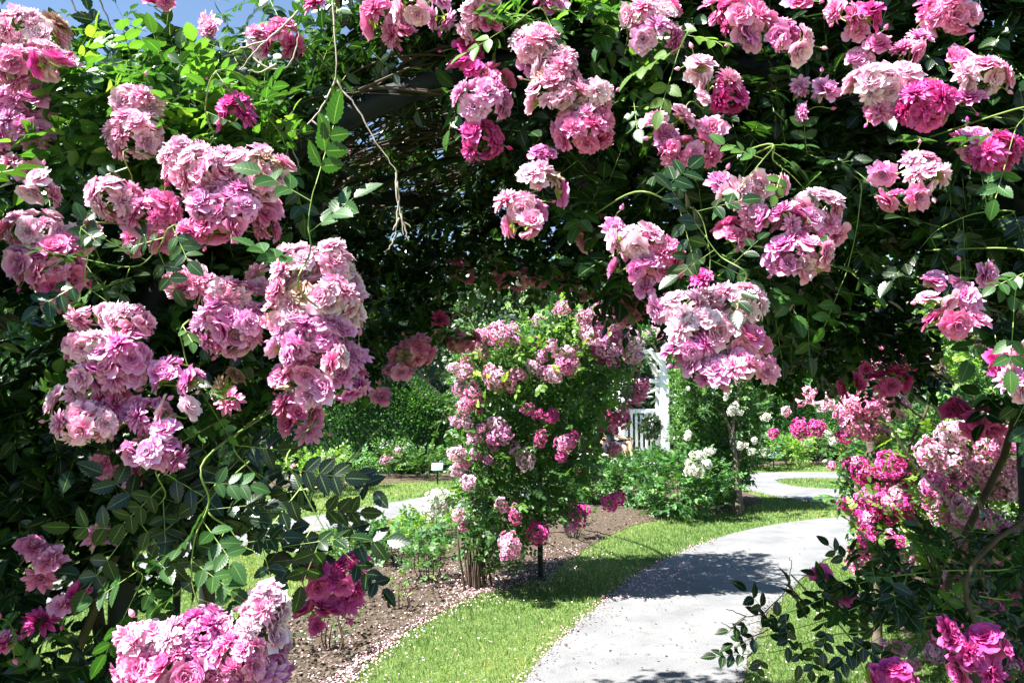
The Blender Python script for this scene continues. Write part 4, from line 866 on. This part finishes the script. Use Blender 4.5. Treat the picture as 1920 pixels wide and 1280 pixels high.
# plant labels on stakes
def plaque(px, py, w, h, label, tilt=.5):
    b = gnd(px, py); root = thing('plant_sign', label, 'plant sign', b, 'plant name plaques on stakes')
    g = G(); box(g, b + A(0, 0, h / 2), (.025, .012, h)); g.build('stake', M['iron'], root)
    g = G(); R0 = rotx(-tilt) ; box(g, b + A(0, -.02, h + .05), (w, .012, w * .72), 0, R0); g.build('plate', M['plaque'], root)
    g = G()
    for i, ww in enumerate((.6, .75, .5)): box(g, b + A(0, -.02, h + .05) + R0 @ A(0, -.008, (.18 - i * .15) * w), (w * ww, .003, w * .035), 0, R0)
    g.build('lettering', M['ink'], root)
plaque(820, 907, .20, .26, 'small pale blue plaque on a black stake left of the middle rose')
plaque(1451, 879, .22, .26, 'small pale plaque at the far lawn edge, right of the dark trunk')
plaque(608, 934, .26, .22, 'pale plaque at the lawn edge behind dark hanging leaves', .8)

# white climbing rose with a dark trunk
wt = gnd(1374, 962)
wr = thing('climbing_rose', 'white flowered climbing rose on a dark trunk right of the gate', 'climbing rose', wt, 'climbing roses farther off in the garden')
g = G()
for k in range(4):
    o = A(R.normal(0, .05), R.normal(0, .05), 0)
    tube(g, smooth_path([wt + o, wt + o * .5 + A(.02, 0, .6), wt + A(.0 + o[0], .05, 1.2), wt + A(R.normal(0, .25), .1, 1.8)], 5), np.linspace(.045, .02, 16) * (1 if k == 0 else .6), 7)
g.build('trunk', M['bark'], wr)
volume_rose(wr, [([(1268, 690), (1300, 660), (1420, 680), (1440, 760), (1420, 850), (1380, 930), (1340, 940), (1300, 850), (1268, 850)], 2700, 10.9, 12.2), ([(1268, 670), (1330, 660), (1340, 760), (1266, 850)], 260, 10.7, 11.2)], L=.14, tpl=LO, m='leaf_mid')
scat(wr, [(1290, 730), (1365, 735), (1362, 745), (1378, 760), (1372, 770), (1388, 775), (1340, 722), (1350, 718), (1400, 830), (1415, 825), (1390, 835), (1408, 845), (1435, 780), (1290, 820), (1330, 655)], 10.4, 'w', 2, .034, (.35, .65))
scat(wr, [(1300, 855), (1310, 850), (1298, 868), (1320, 870), (1312, 885), (1290, 880), (1330, 845)], 10.2, 'w', 3, .045, (.6, .95))
scat(wr, [(825, 935), (838, 940), (820, 952)], 9.0, 'w', 3, .045, (.9, 1.2))

# ------------------------------------------------------------------ white arbour with gate
AY = 18.4
def ax(px): return float(at(px, 800, AY)[0])
xl, xr = ax(1166), ax(1246); xc = (xl + xr) / 2; ra = (xr - xl) / 2
arb = thing('garden_arbour', 'white wooden arched arbour with slatted round roof at the end of the garden', 'arbour', (xc, AY, 0))
for x, y, s in ((xl, AY, .13), (xr, AY, .20), (xl, AY + 1.1, .12), (xr + .06, AY + 1.1, .12)):
    g = G(); box(g, (x, y, 1.02), (s, s, 2.04)); box(g, (x, y, .06), (s + .06, s + .06, .14)); box(g, (x, y, 2.06), (s + .04, s + .04, .05)); g.build('post', M['white'], arb)
for y in (AY - .03, AY + 1.1):
    g = G(); t = np.linspace(0, PI, 17); o, i_ = ra + .07, ra - .07; V = []
    for a in t:
        for r in (i_, o):
            for dy in (-.03, .03): V.append((xc - r * math.cos(a), y + dy, 2.09 + r * math.sin(a)))
    fs = []
    for k in range(16):
        b = 4 * k; fs += [(b, b + 4, b + 6, b + 2), (b + 1, b + 3, b + 7, b + 5), (b + 2, b + 6, b + 7, b + 3), (b, b + 1, b + 5, b + 4)]
    g.add(V, fs); g.build('arched_rail', M['white'], arb, smooth=False)
for k, a in enumerate(np.linspace(.12, PI - .12, 9)):
    g = G(); box(g, (xc - (ra + .095) * math.cos(a), AY + .53, 2.09 + (ra + .095) * math.sin(a)), (.03, 1.3, .08), 0, roty(a - PI / 2 + PI / 2)); g.build('roof_slat', M['white'], arb)
for z in (1.55, 1.75, 1.95): g = G(); box(g, (xc, AY + 1.1, z), (2 * ra - .12, .03, .05)); g.build('back_rail', M['white'], arb)
g = G(); box(g, (xc, AY, 1.92), (2 * ra - .16, .05, .09)); g.build('cross_rail', M['white'], arb)
g = G(); L_ = 2 * ra * .9; box(g, (xc + .05, AY, 1.62), (L_, .03, .05), 0, roty(-.38)); g.build('brace', M['white'], arb)
gate = thing('picket_gate', 'white picket gate closed between the posts of the arbour', 'gate', (xc, AY + .15, 0))
for k, x in enumerate(np.linspace(xl + .12, xr - .16, 7)):
    g = G(); zt = 1.28 - .06 * math.sin(PI * k / 6); box(g, (x, AY + .12, (zt + .22) / 2), (.065, .02, zt - .22)); g.build('picket', M['white'], gate)
for z in (.34, 1.22): g = G(); box(g, (xc - .01, AY + .15, z), (xr - xl - .2, .035, .11)); g.build('gate_rail', M['white'], gate)
# dark leafy wreath
g = G(); n = 420; th = R.uniform(0, 2 * PI, n); r = R.uniform(.12, .25, n); wc = at(1222, 800, AY - .02)
P = wc + np.stack([np.cos(th) * r, R.uniform(-.07, .05, n), np.sin(th) * r], 1); expand(g, LO, P, rnd(n), A(0, -1, .3) + rnd(n, .4), .11, R.uniform(0, .4, n))
tube(g, [wc + A(math.cos(t) * .18, 0, math.sin(t) * .18) for t in np.linspace(0, 2 * PI, 20)], .05, 6, 1)
tag(g.build('wreath', [M['leaf_dark'], M['cane']]), 'dark round leafy wreath hanging on the white picket gate', 'wreath')
# low white kerb step in front of the gate
g = G(); box(g, (ax(1215), AY - .8, .05), (2.0, .7, .1)); tag(g.build('doorstep', M['white']), 'low white stone step in front of the arbour', 'step')
# rose over the arbour
ar = thing('climbing_rose', 'small flowered blush rose heaped over the white arbour roof', 'climbing rose', (xr + .3, AY + .3, 0), 'climbing roses farther off in the garden')
g = G(); tube(g, smooth_path([(xr + .3, AY + .3, 0), (xr + .25, AY + .3, 1.3), (xr + .1, AY + .3, 2.2), (xc + .3, AY + .3, 2.8)]), .03, 7); g.build('trunk', M['bark'], ar)
volume_rose(ar, [([(1160, 640), (1180, 600), (1230, 588), (1290, 605), (1315, 660), (1300, 720), (1272, 700), (1252, 655), (1215, 636), (1180, 648)], 900, AY + .1, AY + 1.2), ([(1268, 700), (1330, 690), (1330, 860), (1266, 850)], 700, AY - .2, AY + .6)], L=.17, tpl=LO, m='leaf_mid')
for p in samp([(1160, 636), (1180, 598), (1230, 588), (1290, 608), (1305, 660), (1280, 670), (1250, 640), (1210, 628)], 34): far_cluster(ar, at(p[0], p[1], AY - .3), 'ppw'[R.integers(3)], R.uniform(.7, 1.2), .04)

# seated visitor, mostly behind the roses
def person():
    pc = at(1139, 860, 17.0); bx, by = float(pc[0]), 17.0
    root = bpy.data.meshes.new('person'); vs = {}
    J = [('pel', (0, .0, .50), .16), ('chest', (-.02, .05, .78), .17), ('sh', (-.02, .05, .98), .13), ('neck', (-.01, .03, 1.08), .055), ('head', (.0, .0, 1.2), .095), ('top', (0, .01, 1.29), .07),
         ('hl', (.09, -.05, .50), .10), ('kl', (.46, -.14, .62), .065), ('al', (.50, -.22, .24), .042), ('fl', (.60, -.3, .16), .035),
         ('hr', (-.05, -.08, .50), .10), ('kr', (.36, -.22, .52), .065), ('ar', (.34, -.24, .10), .045), ('fr', (.48, -.28, .04), .035),
         ('sl', (.08, -.10, .95), .06), ('el', (.20, -.18, .72), .042), ('wl', (.38, -.16, .68), .028), ('pl', (.45, -.16, .68), .030),
         ('sr', (-.10, .18, .95), .06), ('er', (.02, .22, .70), .042), ('wr', (.20, .10, .62), .028), ('pr', (.27, .08, .61), .030)]
    E = [('pel', 'chest'), ('chest', 'sh'), ('sh', 'neck'), ('neck', 'head'), ('head', 'top'), ('pel', 'hl'), ('hl', 'kl'), ('kl', 'al'), ('al', 'fl'), ('pel', 'hr'), ('hr', 'kr'), ('kr', 'ar'), ('ar', 'fr'), ('sh', 'sl'), ('sl', 'el'), ('el', 'wl'), ('wl', 'pl'), ('sh', 'sr'), ('sr', 'er'), ('er', 'wr'), ('wr', 'pr')]
    ix = {j[0]: i for i, j in enumerate(J)}; V = [j[1] for j in J]; rad = [j[2] for j in J]; ed = [(ix[a], ix[b]) for a, b in E]
    for h, sgn in (('pl', 1), ('pr', 1)):
        b = V[ix[h]]
        for k in range(5):
            off = (.015, (k - 2) * .018, 0) if k else (-.02, -.03, .01); L = (.05, .07, .075, .07, .055)[k]
            i0 = len(V); V += [(b[0] + off[0], b[1] + off[1], b[2] + off[2]), (b[0] + off[0] + L * .6, b[1] + off[1] * 1.2, b[2] - .02), (b[0] + off[0] + L, b[1] + off[1] * 1.2, b[2] - .045)]; rad += [.010, .009, .007]
            ed += [(ix[h], i0), (i0, i0 + 1), (i0 + 1, i0 + 2)]
    root.from_pydata(V, ed, []); o = bpy.data.objects.new('person', root); C.objects.link(o); o.location = (bx, by, 0)
    m = o.modifiers.new('skin', 'SKIN'); m.use_smooth_shade = True
    for i, r in enumerate(rad): root.skin_vertices[0].data[i].radius = (r, r)
    root.skin_vertices[0].data[0].use_root = True
    s = o.modifiers.new('sub', 'SUBSURF'); s.levels = s.render_levels = 2
    root.materials.append(M['skin'])
    def garment(name, pts, rads, m):
        g = G(); g_p = smooth_path(np.array(pts) + A(bx, by, 0), 4); r = np.interp(np.linspace(0, 1, len(g_p)), np.linspace(0, 1, len(rads)), rads); tube(g, g_p, r, 14); x = g.build(name, M[m]); put(x, o); return x
    g = G()
    tube(g, smooth_path(np.array([(0, 0, .42), (-.01, .02, .6), (-.02, .05, .8), (-.02, .05, .98), (-.01, .04, 1.05)]) + A(bx, by, 0), 4), np.interp(np.linspace(0, 1, 17), [0, .3, .6, .85, 1], [.17, .17, .20, .17, .07]), 16)
    for a, b, c in (((-.02, -.02, .98), (.08, -.10, .95), (.17, -.16, .79)), ((-.02, .12, .98), (-.10, .18, .95), (-.02, .21, .78))):
        tube(g, smooth_path(np.array([a, b, c]) + A(bx, by, 0), 4), .075, 12)
    put(g.build('shirt', M['cloth']), o)
    g = G()
    for h, k in (((.09, -.05, .50), (.38, -.12, .60)), ((-.05, -.08, .50), (.28, -.19, .52))): tube(g, np.array([(0, 0, .5), h, k]) + A(bx, by, 0), [.13, .12, .09], 14)
    put(g.build('shorts', M['cloth']), o)
    for nme, a, b in (('sock', (.485, -.19, .34), (.505, -.225, .22)), ('sock', (.342, -.238, .22), (.34, -.24, .09))):
        garment(nme, [a, b], [.05, .05], 'sock')
    for c in ((.56, -.27, .18), (.42, -.26, .05)):
        g = G(); tube(g, np.array([(-.09, .02, 0), (0, 0, 0), (.08, -.02, -.01), (.13, -.03, -.02)]) + A(*c) + A(bx, by, 0), [.045, .052, .045, .025], 10); put(g.build('shoe', M['sock']), o)
    g = G(); n = 10
    tube(g, np.array([(.0, .01, 1.34), (-.01, .02, 1.30), (-.02, .03, 1.24), (-.03, .04, 1.16)]) + A(bx, by, 0), [.04, .10, .112, .08], 14); put(g.build('hair', M['hair']), o)
    tag(o, 'seated person in dark clothes and white socks, half hidden left of the gate', 'person')
    bench = thing('garden_bench', 'white wooden bench under the seated person left of the gate', 'bench', (bx - .1, by + .05, 0))
    g = G()
    for k in range(4): box(g, (bx - .15, by - .2 + k * .13, .345), (1.0, .11, .03))
    g.build('seat', M['white'], bench)
    g = G()
    for k in range(3): box(g, (bx - .15, by + .33, .5 + k * .13), (1.0, .025, .09))
    g.build('backrest', M['white'], bench)
    for x in (-.6, .3):
        for y in (-.22, .3): g = G(); box(g, (bx + x, by + y, .165 if y < 0 else .4), (.06, .05, .33 if y < 0 else .8)); g.build('leg', M['white'], bench)
person()

# ------------------------------------------------------------------ hedges and trees
def hedge(label, x0, x1, y, depth, h, n, seed, m='hedge', top=.18, lf=.055):
    rg = np.random.default_rng(seed); xc, w = (x0 + x1) / 2, x1 - x0
    g = G(); k, kk = 26, 10; V = []
    def sp(u, v):   # superellipse section, bumpy
        a = v * PI; e = .45
        cy, cz = math.copysign(abs(math.cos(a)) ** e, math.cos(a)), abs(math.sin(a)) ** e
        en = (1 - abs(2 * u - 1) ** 6) ** .5
        b = 1 + .05 * math.sin(u * 17 + v * 5) + .04 * math.sin(u * 31 - v * 9)
        return A(x0 + w * u, y - cy * depth / 2 * en * b, h * cz * en * b * (1 + top * math.sin(u * PI * 1.3)))
    V = [sp(i / k, j / kk) * A(1, 1, .96) for i in range(k + 1) for j in range(kk + 1)]
    fs = [(i * (kk + 1) + j, i * (kk + 1) + j + 1, (i + 1) * (kk + 1) + j + 1, (i + 1) * (kk + 1) + j) for i in range(k) for j in range(kk)]
    g.add(V, fs, np.tile((0.05, .5, .5), (len(V), 1)))
    u = rg.uniform(0.005, .995, n); v = rg.uniform(0, .78, n)
    P = np.array([sp(a, b) for a, b in zip(u, v)]); c = A(xc, y, h * .45)
    out = nz((P - c) * A(.3, 1, 1)); P += out * rg.uniform(-.05, .06, n)[:, None]
    tint = np.clip(rg.beta(1.6, 2.6, n) + .15 * np.sin(u * 23) * np.sin(v * 9), 0, 1)
    expand(g, LO, P, nz(out * .6 + rg.normal(0, .6, (n, 3)) + A(0, 0, .3)), nz(out + rg.normal(0, .6, (n, 3))), lf * rg.uniform(.7, 1.4, n), tint)
    return tag(g.build('hedge', M[m]), label, 'hedge')
def X(px, y): return float(at(px, 800, y)[0])
hedge('tall clipped dark green hedge behind the left lawn and its rose bed', X(150, 16.2), X(868, 16.2), 17.6, 2.6, 2.25, 46000, 1)
hedge('clipped green hedge on the right, behind the far lawn', X(1330, 19), X(1560, 19), 20.5, 2.2, 2.2, 16000, 2)
hedge('clipped hedge behind the right rose at the far lawn', X(1570, 19), X(2300, 19), 20.8, 2.2, 2.0, 18000, 3)
hedge('low dark hedge at the far left behind the path', X(-500, 15), X(180, 15), 17, 2.4, 2.0, 12000, 4)

def tree(label, x, y, h, w, m, n, name='tree', L=.16, z0=.25, seed=0):
    rg = np.random.default_rng(seed); root = thing(name, label, 'tree', (x, y, 0), 'trees behind the garden')
    g = G(); tube(g, smooth_path([(x, y, -.1), (x + .05, y, h * .3), (x - .1, y, h * .6), (x, y, h * .88)]), np.linspace(.2, .04, 16) * h / 7, 9)
    tips = []
    for k in range(14):
        z = h * rg.uniform(z0, .85); a = rg.uniform(0, 6.28); r = w / 2 * rg.uniform(.5, .85)
        e = A(x + math.cos(a) * r, y + math.sin(a) * r, z + h * .08); tips.append(e)
        tube(g, smooth_path([(x, y, z), ((x + e[0]) / 2, (y + e[1]) / 2, z + .1), e], 4), np.linspace(.06, .015, 9), 5)
    g.build('trunk', M['bark'], root)
    g = G(); nc = 46
    cz = rg.uniform(z0, .95, nc); ca = rg.uniform(0, 6.28, nc); pr = np.sqrt(np.clip(1 - ((cz - .5) / .55) ** 2, .02, 1)); cr = w / 2 * pr * rg.uniform(.35, .95, nc)
    cen = np.stack([x + np.cos(ca) * cr, y + np.sin(ca) * cr, cz * h], 1); k = rg.integers(0, nc, n)
    dv = nz(rg.normal(0, 1, (n, 3))); rad = w * .15 * (rg.uniform(0.2, 1, n)) ** .4
    P = cen[k] + dv * rad[:, None] * A(1, 1, .75)
    tint = np.clip(rg.beta(1.7, 2, n) + (k % 5 - 2) * .05, 0, 1)
    expand(g, LO, P, nz(rg.normal(0, 1, (n, 3)) + A(0, 0, -.2)), nz(dv + A(0, 0, .8) + rg.normal(0, .4, (n, 3))), L * rg.uniform(.6, 1.4, n), tint)
    g.build('crown', M[m], root)
g = None
tree('dark fine leafed evergreen rising behind the middle rose', X(960, 24), 24, 5.6, 5.0, 'leaf_dark', 26000, L=.12, z0=.05, seed=1)
tree('dark evergreen between the hedge and the middle rose', X(760, 26), 26, 6.2, 4.5, 'leaf_dark', 14000, L=.15, z0=.05, seed=2)
tree('dark tree standing behind the white arbour', X(1180, 25), 25, 6.5, 4.6, 'leaf_dark', 16000, L=.15, z0=.04, seed=3)
tree('bright green tree seen through the arch roof on the left', X(560, 27), 27, 8.6, 7.0, 'leaf_yel', 14000, L=.2, z0=.1, seed=4)
tree('green tree rising behind the left end of the hedge', X(250, 25), 25, 7.5, 6.5, 'leaf_mid', 12000, L=.2, z0=.08, seed=5)
tree('green tree at the far left beyond the low hedge', X(-120, 22), 22, 7.4, 6.0, 'leaf_mid', 9000, L=.2, z0=.05, seed=6)
tree('green tree behind the right hedge', X(1450, 27), 27, 7.2, 6.0, 'leaf_mid', 14000, L=.18, z0=.04, seed=7)
tree('light green tree behind the right rose', X(1760, 25), 25, 7.4, 6.5, 'leaf_yel', 12000, L=.2, z0=.05, seed=8)
tree('leafy tree at the far right beyond the right rose', X(2060, 22), 22, 7.0, 6.0, 'leaf_mid', 8000, L=.2, z0=.05, seed=9)
o_ = hedge('x', -60, 60, 46, 8, 7.0, 60000, 9, 'leaf_dark', .05, .32); o_.name = 'treeline'; tag(o_, 'dark wooded treeline closing the view behind every garden tree', 'woods', kind='stuff')
tree('tall green tree farther back over the arbour', X(1050, 34), 34, 9.0, 8.0, 'leaf_mid', 14000, L=.24, z0=.05, seed=10)

# ------------------------------------------------------------------ light, sky, camera
EL = math.radians(56)
S = A(-math.cos(EL) * math.cos(math.radians(23)), -math.cos(EL) * math.sin(math.radians(23)), math.sin(EL))
sd = bpy.data.lights.new('sun', 'SUN'); sd.energy = 5.0; sd.angle = math.radians(.55); sd.color = (1, .98, .94)
so = bpy.data.objects.new('sun', sd); C.objects.link(so); so.rotation_euler = Vector(S).to_track_quat('Z', 'Y').to_euler(); so.location = (0, 0, 10)
w = bpy.data.worlds.new('World'); bpy.context.scene.world = w; w.use_nodes = True; nt = w.node_tree; nt.nodes.clear()
o = nt.nodes.new('ShaderNodeOutputWorld'); b = nt.nodes.new('ShaderNodeBackground'); s = nt.nodes.new('ShaderNodeTexSky')
s.sky_type = 'NISHITA'; s.sun_disc = False; s.sun_elevation = EL; s.sun_rotation = math.atan2(S[0], S[1]); s.air_density = 1.0; s.dust_density = 0; s.ozone_density = 2.0
nt.links.new(s.outputs[0], b.inputs[0]); b.inputs[1].default_value = .05; nt.links.new(b.outputs[0], o.inputs[0])
cd = bpy.data.cameras.new('camera'); cd.sensor_width = 36; cd.lens = F / 1920 * 36; cd.clip_end = 2000; cd.clip_start = .05
co = bpy.data.objects.new('camera', cd); C.objects.link(co); co.location = (0, 0, 1.6); co.rotation_euler = (PI / 2 + PITCH, 0, 0)
sc = bpy.context.scene; sc.camera = co
sc.view_settings.view_transform = 'Standard'; sc.view_settings.look = 'None'; sc.view_settings.gamma = 1; sc.view_settings.exposure = 2.12
sc.cycles.use_denoising = True; sc.cycles.max_bounces = 6; sc.cycles.diffuse_bounces = 3; sc.cycles.glossy_bounces = 2; sc.cycles.transmission_bounces = 3; sc.cycles.sample_clamp_indirect = 6
sc.cycles.use_fast_gi = False
print('objects', len(bpy.data.objects))
